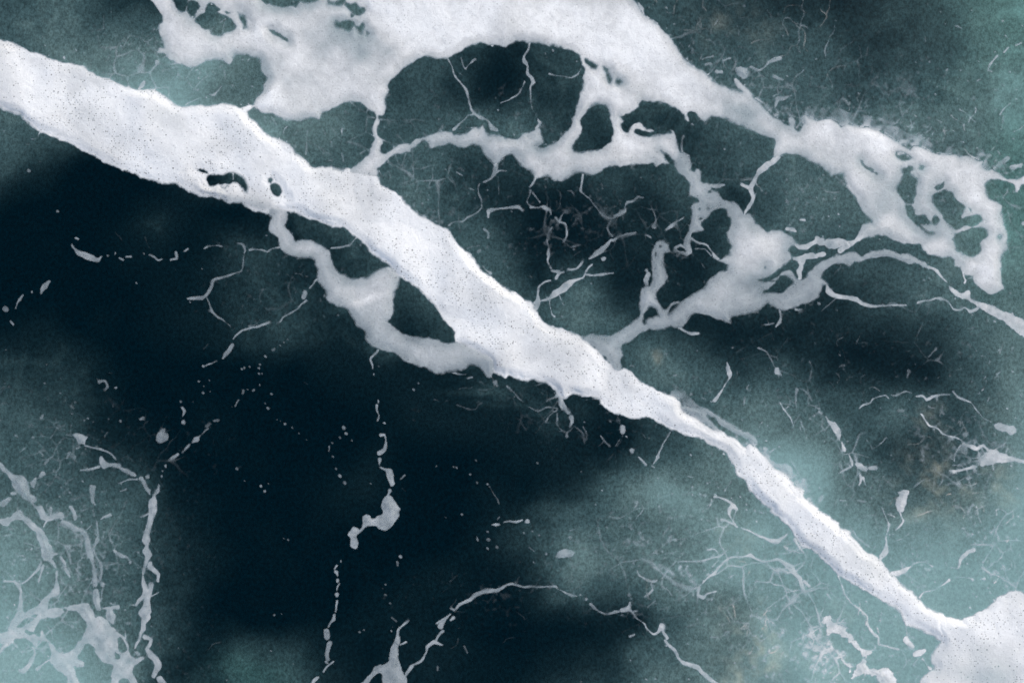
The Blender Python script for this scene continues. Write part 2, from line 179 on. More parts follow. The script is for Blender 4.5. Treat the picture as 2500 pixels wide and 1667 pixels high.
foam('arc', 'foam_strand', 'long arching foam strand in the lower middle, frayed on its left side', 'foam strand', 145, group='foam strands on the water',
strands='T13 181,155,.9 184,150,1.2 T23 0,147,1 4,143,.8 9,140,.9 13,135,.9 15,131,.8 17,126,1.2 22,123,1.3 27,124,1.2 30,125,.9; 24,122,.8 26,117,.8 30,112,.8; 28,108,2 30,103,1.8 33,100,1 36,97,.8; 25,105,.7 27,103,.5; 39,100,1.3 37,102,.7; 37,91,.9 40,93,.9; 42,92,1 45,88,1.2 50,86,1.3 55,83,1.8 60,79,1.7 65,77,1.3 69,75,1.9 75,74.5,1.7 80,75,1.5 84,73,1.2 88,70,1 93,69,.9 99,70,.9 103,71,.6 108,71,.9 113,71,.5 121,71,.7 127,71,.7 133,71,.9 136,74,.5 143,77,.8 147,79,.7 152,80,.6; 155,79,1.1 155.5,79,.9; 161,83,1.2 162,83,.8; 165,87,.9 168,90,1.1 172,93,.8 175,95,.8 180,97,.7 183,96,1.1 187,94,.9 T33 0,94,1.5 3,94,1; 14,117,.7 18,116,.9; 18,94.5,.7 21,94,.6; 31,90,.6 38,83,.4')
foam('tail', 'foam_strand', 'foam strand stepping down right to the bottom edge, knobbed near its top', 'foam strand', 158, group='foam strands on the water',
strands='T33 6,93,1.4 11,92,1.9 13.5,90,1.4 14,86,.8; 13,92,1 17,95,.8 21,101,.6 27,105,.8 30,110,.6 36,115,1 41,112,1.4 43.5,108,2.4 45,112,1 48,118,1.1; 46,120,.8 50,125,1.2 56,130,1.3 59,136,1 63,140,1.4 69,142,1.7 77,146,1.8 82,151,1.8 90,158,1.8 102,168,2')
foam('leaf', 'foam_patch', 'small leaf shaped foam patch at the edge of black water, low centre', 'foam patch', 155, group='small foam patches', add='T23 134,44 136,40 142,37 148,39 151,40 146,43 140,44.5')
foam('teardrop', 'foam_patch', 'small heart shaped foam drop alone on black water, lower left', 'foam patch', 140, group='small foam patches', add='T02 144,89 148,84 149.5,84 150,88 152.5,90 152,94 149,96 146,97 143.5,94')
foam('dotline', 'foam_strand', 'row of tiny foam beads beside one bright white dot, lower centre', 'foam strand', 150, group='foam strands on the water',
strands='T23 75,15,.6 79,15,1.4 82,15,.9; 86,13,.5 92,12,.7 97,12,.8 102,11,.5; 107,12,1.5 107.5,12,1.4')
foam('arcs_lr', 'foam_strand', 'feathery foam arc in the turquoise water at lower right', 'foam strand', 168, group='foam strands on the water',
strands='T33 79,69,.5 85,64,1 91,59,1.2 95,53,.9 102,47,1 109,44,.9 118,44,.8 124,42,1.3 128,45,1 134,48,1.2 140,48.5,.9 148,47,1.3 155,50,2 161,54,2.6 165,60,1.6 169,64,1.8 171,70,1.6 174,77,.8 175,81,.4; 173,66,1 178,71,.8')
foam('arcs_lr2', 'foam_strand', 'faint thin arc just left of and above the feathery foam arc', 'foam strand', 148, group='foam strands on the water',
strands='T33 56,48,.4 50,55,.5 43,65,.5 43,70,.4 49,75,.5 52,80,.8; 60,48,.4 72,48,.5 78,47.5,.8 88,45,.6 94,44,.8 100,41,.6 104,36,.4; 20,57,.5 23,62,.6 27,64,1.2 32,67,.9 38,66,.9; 33,69,.6 35,74,.9 28,80,.7; 75,79,1 80,81,1.5 84,77,.6 92,75,.5')
foam('joint', 'foam_strand', 'branched pale strand touching the lower side of the narrow white band', 'foam strand', 172, group='foam strands on the water',
strands='T33 97,10,1 103,11,1 107,13.5,.8 111,17,.8; T32 90,147,1 97,148,.8 107,153,1 111,157,1.3 T33 107,-2,1.4 105,4,1.3 108,11,.6 110,15,.6; 115,18,.5 125,22,.6 132,26,1 140,29,1.2 148,31,2 154,27,1.2 157,24,.9; 165,29,1.8 168,34,1 173,41,.8 175,46,.4; 157,37,1.3 155,35,1')
foam('kite', 'foam_patch', 'kite shaped foam patch with a curling tail, right of centre', 'foam patch', 165, group='small foam patches',
strands='T32 102,24,.6 103,29,1.7 105,34,2.2 106,37,1.1 103,42,.4 99,48,.5 95,53,1.2 91,59,1.3')
foam('ball', 'foam_patch', 'small round foam ball with a fine thread, right of the kite shape', 'foam patch', 165, group='small foam patches',
strands='T32 148,31.5,2.2 148,33,2.2 152,36,.4; 131,11,.7 137,14,.5 141,20,.4 147,30,.3')
foam('legs', 'foam_strand', 'looped foam strand hanging below the lower edge of the white band', 'foam strand', 138, group='foam strands on the water',
strands='T22 138,52,2.2 138,62,1.8 140,66,.9; 140,60,1 142,64,1.2 145,69,1.4; 147,74,1.7 148,78,1.2 146,83,.5; 149,83,.3 144,88,.5 144,91,1.2; 135,67,.4 128,73,.4 124,79,.7; 134,50,.8 134,55,.8 125,60,.4; 135,66,.3 125,65,.4 117,68,.5 112,66,.5 107,64,.5; 104,60,.4 98,56,.5 93,50,.3 89,46,1.1; 135,70,.3 135,82,.3 142,88,.4')
foam('bead_r', 'foam_strand', 'beads of foam in a V below the white band near centre right', 'foam strand', 145, group='foam strands on the water',
strands='T32 7.5,83,2.3 7.5,87,2.3; 4,74,.4 5,80,.3; 11,92,.9 12,93,.5; 5,95,.4 2,101,.4; 16,105,1.7 16.5,106,1; 22,110,.8 25,113,.8 28,117,1.1; 34,118,.6 37,120,.8; 35,117,.4 40,110,1.4 42,104,.5 46,96,.4 50,88,.3')
foam('chain_r', 'foam_strand', 'chain of foam lozenges running down right in the turquoise water', 'foam strand', 168, group='foam strands on the water',
strands='T42 0,69,.8 3,70,.6; 6,73,.5 9,78,1.1 13,81,2.3 16,86,2.8 18,91,1.8 19,95,.6; 21,97,.6 22,101,1.2 23,103,1.9; 27,107,.7 30,113,1.3 31,118,.9; 30,119,.8 24,121,.8 18,125,.5; 35,117,1.5 38,119,2.4 42,122,1.5; 46,121,1.2 52,120,1.4; 37,126,1 38,131,1.2 36,136,.8; 40,130,1.1 43,136,.5; T32 151,61,.4 154,67,.6 160,74,.8 163,82,.3')
foam('shard', 'foam_patch', 'pointed star shaped foam shard in turquoise water near the right edge', 'foam patch', 185, group='small foam patches', add='T42 71,149 75,146 74,143 82,141 79,148 80,153 78,155 76,160 72,158 70,152', strands='T43 73,0,1 75,7,.6 77,11,.9 73,17,.8 69,20,.5')
foam('wave_r', 'foam_strand', 'thin wavy foam strand arching over brownish water at right', 'foam strand', 150, group='foam strands on the water',
strands='T42 36,67,.4 40,63,.7 47,61,.7 49,57,.8 54,55,.6 60,54,.7 63,57,.8; 65,53,.4 70,54,.7 79,51,.6 85,53,.4; 88,55,.6 95,55,.8 98,58,.9 104,55,.8 113,54,.7 119,54,.5; 122,51.5,.6 126,56,1.2 132,58,.9 138,61,.4 144,67,.4 150,75,.4 157,79,.7')
foam('cloudlet', 'foam_patch', 'soft puffy foam patch close to the right edge below middle', 'foam patch', 172, group='small foam patches', add='T42 160,82 166,79 172,81 177,80 179,86 174,90 170,86 164,85')
foam('star', 'foam_patch', 'pointed foam fan with long thin arms touching the right edge', 'foam patch', 185, group='small foam patches', add='T42 154,104 163,105 172,109 180,112 190,114 240,122 240,124 190,117 178,114 165,116 155,117 148,119 147,114 152,110 154,107',
strands='T42 92,71,.6 96,76,.7 100,82,.9 106,84,1.2 110,87,.8 114,90,.9 124,92,.7 130,95,.6 132,98,1.2 138,100,1.4 144,103,1.6 149,100,1.3 154,105,1.2; 130,99,.9 127,103,1 124,108,.5 123,114,.5; 141,119,1.2 133,121,1 125,123,.9 122,124,1.4; 145,105,.6 147,112,.7; 158,117,.3 159,123,.6')
foam('stub1', 'foam_strand', 'pair of pale foam stubs on the upper side of the narrow band', 'foam strand', 182, group='foam strands on the water',
strands='T43 57,0,.4 61,10,.4 63,17,.7 61,25,.5 62,32,.9 61,39,2.2 58,43,2.3 56,46,1.5; 64,60,2 72,59,2.2 78,56,1.8 84,53,.8 90,50,.3 98,50,.3 103,53,1')
foam('club', 'foam_strand', 'club shaped foam strand in turquoise water above the corner mound', 'foam strand', 170, group='foam strands on the water',
strands='T43 141,38,1.9 136,40,1.6 129,46,1.3 127,54,.7 120,54,.4; 160,26,.4 163,16,.3 170,6,.3 180,0,.3; 118,65,1.4 113,69,.8 105,74,.3 95,77,.4 91,82,.9; 125,63,.3 135,64,.3 139,65.5,1.3; 147,65,.7 151,65,1.3')
foam('root', 'foam_strand', 'long thin foam strand trailing down from the band, bottom right', 'foam strand', 176, group='foam strands on the water',
strands='T43 17,60,1.2 20,70,.8 23,79,.8 30,87,.5 37,92,.9 43,98,.9 44,106,.8 50,114,1 55,119,1 55,124,.8 62,126,.7 72,128,.9; 8,79,1 11,83,.8; 80,108,.5 80,114,.4')
foam('puffs', 'foam_patch', 'two rounded foam puffs side by side next to the corner mound', 'foam patch', 205, group='small foam patches',
strands='T43 79,119,2.3 84,126,1.9; 88,133,2.4 91,132,2.6 95,130,1.5; 94,137,.7 98,143,.5 101,146,1.3')
foam('lace_br', 'foam_patch', 'tattered white foam patch near the bottom edge at right', 'foam patch', 208, group='small foam patches', add='''
T43 2,102 9,99 12,104 22,108 26,112 32,121 37,126 41,130 47,131 40,134 33,128 25,120 18,116 13,114 7,115 6,109; 35,142 42,137 46,145 55,148 63,146 68,149 70,162 60,162 50,152 40,150 30,155''', strands='T43 20,136,1 22,140,.8 28,145,1 28,150,.8', ragged=2.2)
foam('haloband', 'foam_fringe', 'thin grey foam fringe torn from the upper side of the narrow band', 'sea foam', 150, add='''
T32 60,63 70,64 85,68 95,72 105,80 112,84 122,87 130,92 132,97 127,98 120,94 110,90 103,84 95,78 85,72 90,80 97,87 92,86 80,79 70,72 62,68; 134,100 140,108 150,116 158,118 163,130 158,129 152,123 148,121 140,114''', ragged=1.8, strands='T43 28,17,.6 33,25,.8 40,31,.9 47,36,.9; T32 160,114,.4 165,121,.4 172,131,.4 178,137,.3')
foam('drop_ul', 'foam_patch', 'row of small foam drops on turquoise water by the upper left sheet', 'foam patch', 145, group='small foam patches',
strands='T00 143,57,1.9 142,61,.6; 131,76,1.5 129,79,1.4 126,82,.6; 59,53.5,1.3 59,54,1; T10 5,86,.5 9,86,1.3 16,79,.4')
foam('ne_patch', 'foam_patch', 'square grey foam flake on dark water at upper right', 'foam patch', 142, group='small foam patches', add='T30 112,62 122,62 122,70 118,72 113,67')
foam('ne_curl', 'foam_strand', 'curled grey foam strand above the ragged edge at upper right', 'foam strand', 135, group='foam strands on the water', ragged=1.6,
strands='T30 125,61,1.3 131,64,1 138,61,.8 141,57,1 146,54,1.8 150,53,1.4; 145,70,1.4 153,73,.9; 147,96,1 150,90,1.3 155,90,1.3 160,87,.8; 128,90,.6 136,94,.7; 93,66,1.8 97,66,1.3; 82,59,.6 87,59,1.1; 100,54.5,.9 105,53,.9; 80,55,.3 86,52,.4 90,51,.9; 68,42,1 69,40,.6; 22,4,.9 25,9,1.3 27,14,.9; 30,17,1.6 38,22,1.6')
foam('ne_line', 'foam_strand', 'dashed slanting foam strand in the turquoise at far upper right', 'foam strand', 142, group='foam strands on the water',
strands='T40 153,66,.4 155,60,1.2 158,56,.9 162,52,.7; 168,49,.5 172,44,.8; 179,41,.5 184,39,.6; 144,74,.9 148,73,.5; 165,104,.5 168,100,.6 175,94,.4')
foam('re_bits', 'foam_patch', 'small torn foam bits beside the right edge above middle', 'foam patch', 155, group='small foam patches', ragged=1.8,
strands='T40 165,150,1.6 172,145,1.7; 175,152,.9 185,150,.9; T41 175,3,1.4 183,2,1.3; 186,55,1.7 188,55,1.4')

# ---- the foam network of the lower left corner
foam('ll_main', 'foam_web', 'dense milky foam network filling the lower left corner', 'sea foam', 166, add='''
T03 58,92 64,90 70,88 74,86.5 80,88 83,91 86,96 87,101 89,98 93,98 97,103 101,107 107,111 113,117 118,127 119,135 123,137 131,136 126,140 122,143 121,150 124,157 128,175 104,175 103,150 104,145 100,142 93,139 88,133 85,125 82,122 78,123 73,130 70,135 74,139 77,140 76,144 70,143 66,142 68,150 72,157 80,175 63,175 62,155 56,149 50,144 47,139 48,133 47,128 44,122 40,120 34,120 33,125 29,122 22,118 15,119 8,122 0,122 -40,126 -40,114 0,113 8,112 15,110 20,108 26,104 33,99 40,95 48,92 56,92 58,95 55,98 48,100 40,99 34,102 32,107 30,112 24,110 21,112 25,115 32,116 36,118 38,112 40,117 44,121 48,125 52,130 57,133 63,131 68,127 71,122 75,118 77,113 79,107 76,101 73,96 70,94 62,94''',
cut='T03 107,118 110,116 113,118 116,124 117,129 113,132 108,130 107,124; 104,131 110,132 110,137 105,137; 102,143 104,145 103,146; 108,158 112,154 118,156 118,163 108,163',
strands='T03 30,127,.5 32,132,.8 29,138,1.4 26,144,1.4 22,148,1.9 18,147,.9; 46,138,.5 40,142,.7 34,147,1.2; 114,110,.5 115,118,.5')
foam('ll_top', 'foam_web', 'forked foam vein with a thick stem at the left edge, lower left', 'sea foam', 156, add='''
T03 -40,12 0,10 5,9 7,7 10,9 14,5 18,2 20,3 22,7 28,11 33,15 38,19 41,22 44,28 46,34 47,38 48,41 52,41 48,43 46,46 49,50 51,54 47,50 44,47 41,47 39,43 39,38 36,30 33,23 27,17 21,11 15,10 9,12 7,15 3,15 0,13 -40,16''',
strands='''T03 4,66,.9 12,67,.9 17,70,1.2 18,77,.9 18,85,1.4 18,92,1.9 18,98,3.3 14,104,2.8 9,110,1.5; 20,69,.8 29,62,.8 36,54,1 38,49,.7; 40,52,.8 37,60,.8 35,68,.6; 52,57,.8 52,66,.8 52,72,1.8 50,77,2.8 45,81,1.2 41,87,2.8 38,92,3.8 30,94,2 22,98,1.5; 55,44,1 59,51,1.4 60,56,1.1 64,62,.7''')
foam('ll_spike', 'foam_patch', 'thick spindle of foam slanting in from the left edge', 'foam patch', 142, group='small foam patches', add='''
T02 -40,100 0,115 5,120 10,126 14,128 22,128 25,133 27,140 28,144 32,147 33,150 29,150 25,149 20,146 15,141 12,136 9,130 4,124 0,122 -40,110''', strands='T02 33,130,.9 30,134,1.6 31,138,.8; 3,153,2.3 8,149,1.6; 11,144,1.3 14,144,1.1; 28,150,.6 32,155,.6 T03 36,0,1.5; T02 39,125,1.7 36,128,.5')
foam('ll_v2', 'foam_strand', 'beaded foam vein left of the long vertical one, lower left', 'foam strand', 148, group='foam strands on the water',
strands='T03 36,0,1.9 40,7,2.3 45,10,1.9 50,8,1.8 55,7,2.8; 47,0,1.1 46,6,1; 43,12,.7 40,18,.7; 57,13,1.4 63,15,1.7 68,19,1.7 73,20,1.2 76,23,1.6 79,30,1.7 81,38,2 83,44,2.3 84,49,1.2 85,54,1 86,60,1.2 86,66,1.5 86,70,1.4; 87,77,2.3 88,84,2.6 90,91,1.7; 65,0,1.5 68,5,1.4 68,10,1.1; 74,13,.8 74,15,.5')
foam('ll_v3', 'foam_strand', 'fine wavering foam vein between two thicker ones, lower left', 'foam strand', 140, group='foam strands on the water',
strands='T03 88,12,.5 89,22,.6 88,30,1.6 85,36,.7 87,43,.6 91,50,1 92,57,1 91,65,.7; 93,70,1.4 93,71,1; 93,74,.4 92,85,.4; 100,5,1.1 94,8,.8 92,10,.5; 104,39,.9 109,43,1.1 116,45,.7 118,49,1.2; 101,28,.6 103,31,.4; 100,93,2.3 101,98,3.6 103,104,1; 107,90,1.4 94,91,.9')
foam('ll_vert', 'foam_strand', 'long vertical beaded foam vein at the edge of the black water, lower left', 'foam strand', 150, group='foam strands on the water',
strands='''T02 141,147,1.2 140,152,3.2 140,157,2.9 T03 138,8,1.7 136,16,1.7 134,23,1.4 133,28,2.8 133.5,34,.8 133,39,2.4 135,43,2.6 133,49,1.2 131,56,1 130.5,61,.5 131,67,1.4 133,75,1.9 130,82,1.2 126,85,1.1 124,88,.8; 137,50,1.2 137,54,1.7 142,57,1.4 145,59,1.2 144,65,1; 138,69,1.9 137,76,1.4 135,84,2 134,92,3.6 131,95,3.2 133,98,3.2 131,104,1.7 131,110,2.1 129,114,1.2 128,119,.6 125,124,.9 124,127,.8; 125,131,1 127,133,1.1; 133,117,1.7 138,119,1.1 137,123,1.1 134,128,1.4 138,133,1.9 142,137,2.1 145,143,2.3 142,148,1.7 140,153,1.4; 146,155,2.3 149,160,2.5 152,168,2; 136,4,.6 131,7,.5; 139,80,.5 144,76,.6''')
foam('ll_rise', 'foam_strand', 'dashed foam strand rising right from the top of the vertical vein', 'foam strand', 128, group='foam strands on the water',
strands='T02 190,84,.3 182,91,.5 179,94,1.8 176,96,.7; 173,98,.4 170,102,.6 167,106,.5; 163,107.5,.9 159,110,1.2 155,113,.8; 152,117,.9 152,119,.6; 149,123.5,.6 149,124,.4; 147.5,128,.8 147.5,129,.5; 145,136,.6 144,140,1.2 141,145,1.1')
foam('ll_left', 'foam_strand', 'beaded foam strand falling right to the top of the vertical vein', 'foam strand', 142, group='foam strands on the water',
strands='T02 134,128,1.3 135,126,.5; 131,133,1.4 133,137,1.3 136,141,1.2 137,144,.8; 129,130.5,1.6 130,131,.8; 110,120,.9 115,122,1.6 118,124,1.1; 121,126,1.4 123,127,1; 92,111,1 93,115,1.8 95,118,2.3 100,118,1 108,118,1.6; 90,119,.9 83,121,.7 74,122,.5; 107,134,.3 117,131,.5 125,131,.7; 78,100,.8 86,103,.7 92,103.5,.9 98,105,.7 103,109,.5 106,112,.4', add='T02 66,89 76,90 80,92 78,96 78,99 73,99 69,94')
foam('ll_funnel', 'foam_patch', 'funnel shaped foam drop with a thin tail, lower left', 'foam patch', 138, group='small foam patches', add='T02 82,136 89,136 86,143 85,148 86,154 84,151 83,143')
foam('ll_curl', 'foam_strand', 'tiny curled foam strand on dark water above the lower left network', 'foam strand', 112, group='foam strands on the water',
strands='T02 90,41,1.1 95,40,.8 98,43,.6 99,46,.7 96,49,.9; 88,38,.3 90,41,.5; 106,46.5,1 105,46.5,.6')
foam('zig', 'foam_strand', 'zigzag bead of foam above the heart shaped drop', 'foam strand', 128, group='foam strands on the water',
strands='T02 166,66,.9 168,69,1.2 167,73,.4; 167.5,78.5,1.7 168,79,1.2')

FLECKS = '''T00 69,46,.6; 100,45,.5 105,43,.6; 95,14,.5 94,27,.3; 170,95,.5 183,89,.4; T01 26,7,1.1; 53,43,.9; 5,132,1.9; 184,96,.4; 124,109,.6; 172,126,.5;
T10 54,106,.4 55,112,.4; 60,107,.4 65,113,.5; 92,141,.3 93,120,.3; 125,148,.8 125,140,.4; 20,17,.3 18,24,.5 17,30,.4; 20,17,.3 7,27,.3; 18,65,.4 19,72,.4; 25,78,.8; 38,74,.5; 142,141,.5 146,137,.5; 112,147,.5 117,146,.4;
T12 75,3,.4; 71,6,.5; 68,9,.6; 62,13,.9 64,12,.5; 55,18,.8; 50,26,.5; 49,30,.7; 49,35,.6; 52,35,.5; 33,30,.6; 36,29,.5; 41,28.5,.5; 49,44,.6; 44,49,.8 43,50,.6; 38,48,.6; 35,50,1.1 35,53,.9; 31,59,.6 27,64,.8; 24,64,.6; 12,76,1.2 8,77,.8; 5,80,.8 2,82,1; 5,50,.4; 4,40,.8; 55,61,.8; 56.5,65,1.1; 61,53,.6; 65,76,.6; 68.5,77,.5; 72.5,80,.9; 79,84,.5; 85,89,.6; 92,94,.7; 127,84,1.2; 129,89,1.1; 123,93,.7; 116,97,.8; 113.5,100,.5 113,105,.4; 117,110,.6; 120,121,.9; 123,127,1; 127,133,1.1; 134,95,.5; 29,121,.9; 36,131,.5; 51,137,.8; 55,142,1.1; 58,135,.4; 178,131,.4 182,127,.8; 151,134,.5;
T13 178,45,1.1; 175,50,1 175,53,.9; 164,70,.7; 162,73,.4; 165,79,.9; 168,86,.5; 170,99,.6 174,103,.7; 171,108,.5; 170,112,.7; 75,29,.6; 71.5,28,.5; 63,97,.6; 70,96,.4; 141,113,.5; 145,111,.5;
T02 103,62,.5 102.5,65,.8; 128,76,.9 131,75,1.3; 109,77,.8; 99,76,.5; 176,60,.7; 165,60,.6; 180,41.5,1; 185,27,.9; 185,46,.6; 185,51,.7; 38,74,1.4 39,71,.6; 41,43,.8; 55,51.5,.6; 65,64,.8 67,66,.6; 66,71,.8; 80,75,.8; 77,77,.8; 14,91,.9 17,93,.6; 30,92,1; 36,88,.7; 38,91,.7; 22,102,1 18,106,.4; 52,84,.8; 70,103,.9 73,102,.9; 63,107,1.1 61,111,.9; 68,110.5,.8; 48,110,.6 44,113,.8 41,117,.9; 49,122,1 48,124,.6; 64,88,.5 65,81,.3; 60,90,.5 66,91,.6; 75,132,1; 64,142,.9; 66,148,.7; 115,139,1 110,141,.8; 56,137,.6; 60,134,.7; 23,98,.5; 45,100,.4; 89,94,.6; 4,43,.4; 8,46,.5; 18,128,.4;
T03 72,77,.9; 77,76,.7; 66,108,1.1; 27,86,1; 55,128,1.2; 3,25,.5 10,24,.8; 51,31,.5; 124,88,.6 118,88,.4; 112,65,.5; 126,40,.9; 138,107,.6; 153,119,.5 157,118,.4; 85,2,.5 86,8,.4; 13,147,.5 2,148,.5;
T20 46,67,.7; 48,69,.5; 60,54,.7; 75,41,.6; 130,46,.8; 123,49,.6; 11,107,.4; 33,129,.7; 95,123,.8; 124,131,.8; 
T21 33,5,.4; 0,19,.6 8,15,.5; 67,60,.7 71,63,.6 71,68,.8; 64,79,.9 62,81,.7; 67,94,.4 70,98,.5 74,100,1.3; 150,75,.8 155,74,.7; 150,78,.5; 166,85,.5; 144,24,.4 147,24,.5 150,28,.5; 161,98,.6; 118,40,.4; 93,43,.5;
T22 78,42,1.3 80,45,.9; 53,38,.7 57,38,.7; 38,33,.5 44,34,.4 52,34,.5; 150,82,.3 157,88,.5 159,98,.4; 158,82,.5 161,88,.5 160,95,.4; 174,91,.4 178,96,.5 183,101,.7; 183,77,.8; 55,125,.7; 61,133,1; 71,135,.6; 73,137,.3 78,145,.4 82,153,.4; 8,43,.6; 3,48,.8; 43,120,.6; 40,120,.5; 116,116,.7; 24,118,.5; 159,78,.6;
T23 72,28,1.3; 61,26,.4 62,29,1; 71,21,.8; 71,36,.8; 79.5,35,.7; 109,36,.6 113,39,.9; 124.5,41,.8; 105,22,.6; 112,20,.6; 33,8,.6; 48,6,.6; 113,49,.7; 146,27,1; 180,17,.8; 185,13,.7; 190,8,.7; 25,144,.4 25,148,.6; 50,125,.5 53,131,.5; 82,8,.4 80,11,.4; 170,39,.7;
T30 4,119,.5; 178,102,.5; 71,113,.5; 64,123,.8 62,128,.5 61,134,.7 62,140,.4; 31,7,.6; 47,7,.8; 35,5,.5; 55,22,.8; 64,31,.6; 118,6,.8; 95,19,.5 92,23,.4;
T32 178,23,.3 180,31,.4 178,40,.3; 183,6,.5; 108,10,.7; 70,53,1; 166,48,1.5 165,58,.3 165,66,.5; 169,47,.4 175,51,.8 179,58,.7; 183,64,.5 187,66,.6; 171,78,.4 173,86,.4 175,93,.7; 118,57,.4 117,63,.6; 139,63,.8; 140,51,.6; 31,93,.5; 41,116,.5; 55,129.5,.9; 66,127,.4 71,128,.7; 82,145,1; 101,141,.8 107,132,.3; 77,135,.5; 19,132,.5; 182,72,.8; 175,93,.7;
T33 6.5,97,.6; 12.5,79,.9; 14,82,.5; 61,71,.4 68,71,.4; 14,8.5,.8; 120,55,.7; 129,56,.6; 88,118,.7 94,119,.5; 100,116,.3 106,112,.4; 128,72,.8; 58,48,.5; 88,7,.7; 93,9,.8; 16,50,.5; 112,102,.4; 170,113,.7; 183,78,.7; 2,43,.5; 15,53,.5;
T42 90,84,1; 82,32,1.3 81,38,.6; 106,12,1.1 103,15,.4 100,19,.5; 37,0,.3 34,8,.3; 86,138,.4 90,134,.7 96,130,.4 103,131,.3; 20,150,.4 43,151,.4; 58,152,.8; 72,68,.9 77,68,1; 18,17,.6; 55,66,.6; 82,58,.6; 58,128,.4 63,133,.5 69,137,.4; 110,67,.5 113,71,.5; 137,77,.5; 74,30,.5; 118,30,.5; 139,42,.5; 47,147,.6;
T43 144,29,.5; 150,27,.4; 156,77,.9; 140,77,.7; 64,134,.6; 157,50,.5; 177,48,.6 178,55,.6; 72,134,.5; 93,96,.3; 104,131,.5;
T40 132,114,.8; 75,105,.3 83,96,.6; 49,89,.5; 166,118,.3 168,105,.4; 90,128,.7 96,126,.5; 107,102,.5; 138,10,.5; 117,93,.4; 45,103,.4; 130,130,.4;
T41 14,32,.6; 0,127,1.1; 120,125,.4; 185,66,.6; 170,40,.3; 176,136,.5; 100,104,.6; 18,121,.3 2,134,.4'''

# water clarity, a value every metre: 0 clear black depth .. 99 milky turquoise
TURB = [
 "30 38 42 25 20 30 40 45 45 45 45 45 45 45 45 36 32 26 22 20 14 12 18 30 48 60",
 "45 45 50 52 45 60 55 50 50 45 30 22 18 25 28 30 36 30 30 30 34 20 26 34 50 60",
 "50 55 60 65 72 68 48 45 45 35 30 24 12 20 24 30 30 36 38 40 34 24 36 46 54 60",
 "45 45 50 55 60 55 56 58 56 32 36 36 36 32 22 22 22 22 36 38 42 46 50 54 58 62",
 "32 16 2 0 0 0 30 50 50 40 36 30 18 20 20 22 26 28 28 38 44 46 46 44 50 54",
 "2 0 0 0 5 3 0 20 30 40 42 32 20 8 6 14 12 30 20 40 48 46 46 44 52 56",
 "0 0 0 3 4 3 18 18 22 28 36 38 24 6 6 8 12 14 30 40 34 30 34 46 50 56",
 "0 0 0 0 3 6 18 18 12 22 20 34 36 18 30 10 12 14 20 30 16 22 30 40 46 56",
 "3 4 0 0 3 8 20 22 14 14 10 20 26 32 38 30 20 14 8 10 10 10 16 27 42 60",
 "22 20 10 0 0 0 0 0 6 6 8 8 16 20 8 24 38 40 26 26 22 12 12 23 40 60",
 "34 30 18 3 0 0 0 0 0 2 6 8 8 6 14 8 20 36 50 56 42 28 30 31 44 68",
 "36 34 28 12 2 0 0 0 0 0 0 0 4 6 8 5 24 41 61 73 67 38 26 29 56 74",
 "46 42 38 34 10 2 0 0 2 3 0 0 2 4 16 43 61 59 55 73 71 54 40 45 64 80",
 "64 55 46 38 18 5 0 0 0 0 0 0 6 24 41 41 53 65 71 71 71 72 66 67 76 80",
 "68 58 50 44 23 8 0 0 0 0 4 6 3 16 45 37 55 67 73 73 75 78 78 80 80 80",
 "76 68 56 46 20 5 0 0 0 4 5 3 0 2 4 8 24 49 59 71 75 80 82 80 80 80",
 "88 80 70 56 18 9 28 28 8 2 6 6 3 4 12 18 41 49 61 73 81 82 82 82 82 82",
 "82 80 74 62 20 24 36 36 16 6 8 6 4 8 20 35 51 57 67 73 83 82 84 84 84 84"]
# more clouds of milky water: x, y, rx, ry, angle, value
CLOUDS = [(1205,610,60,95,15,9),(1375,765,70,55,-20,10),(650,1640,150,80,0,2),(1440,1375,60,60,0,14),(1030,470,60,70,0,6),
 (1330,1000,90,40,20,8),(1220,960,90,22,5,12),(390,565,60,35,0,7),(1960,1180,70,120,-35,12),(2190,1000,60,60,0,14),(1610,885,90,35,20,12),
 (925,850,60,25,0,14),(60,330,70,50,20,6),(1150,1000,0.1,0.1,0,0),(900,1150,60,60,0,6),(1650,1200,120,50,0,8),(2080,420,80,60,0,-3),(1240,200,90,60,0,-8),(1570,1500,45,55,0,-10),(2060,860,70,35,0,-8),(2170,1070,60,50,0,-8),(2240,890,50,30,0,-8)]
# tan tint where weed and sand are stirred up
TINT = [(2350,1130,110,120,40,1.0),(2290,1020,60,40,0,.7),(1835,1480,50,150,-15,1.1),(1850,1600,60,80,0,.9),(1790,60,90,60,0,.3),(2290,1260,80,40,-20,.4),(2380,1040,60,60,0,.4),(2050,1580,60,70,0,.3),(1610,870,12,10,0,1.0),(2290,1010,30,30,0,.6)]

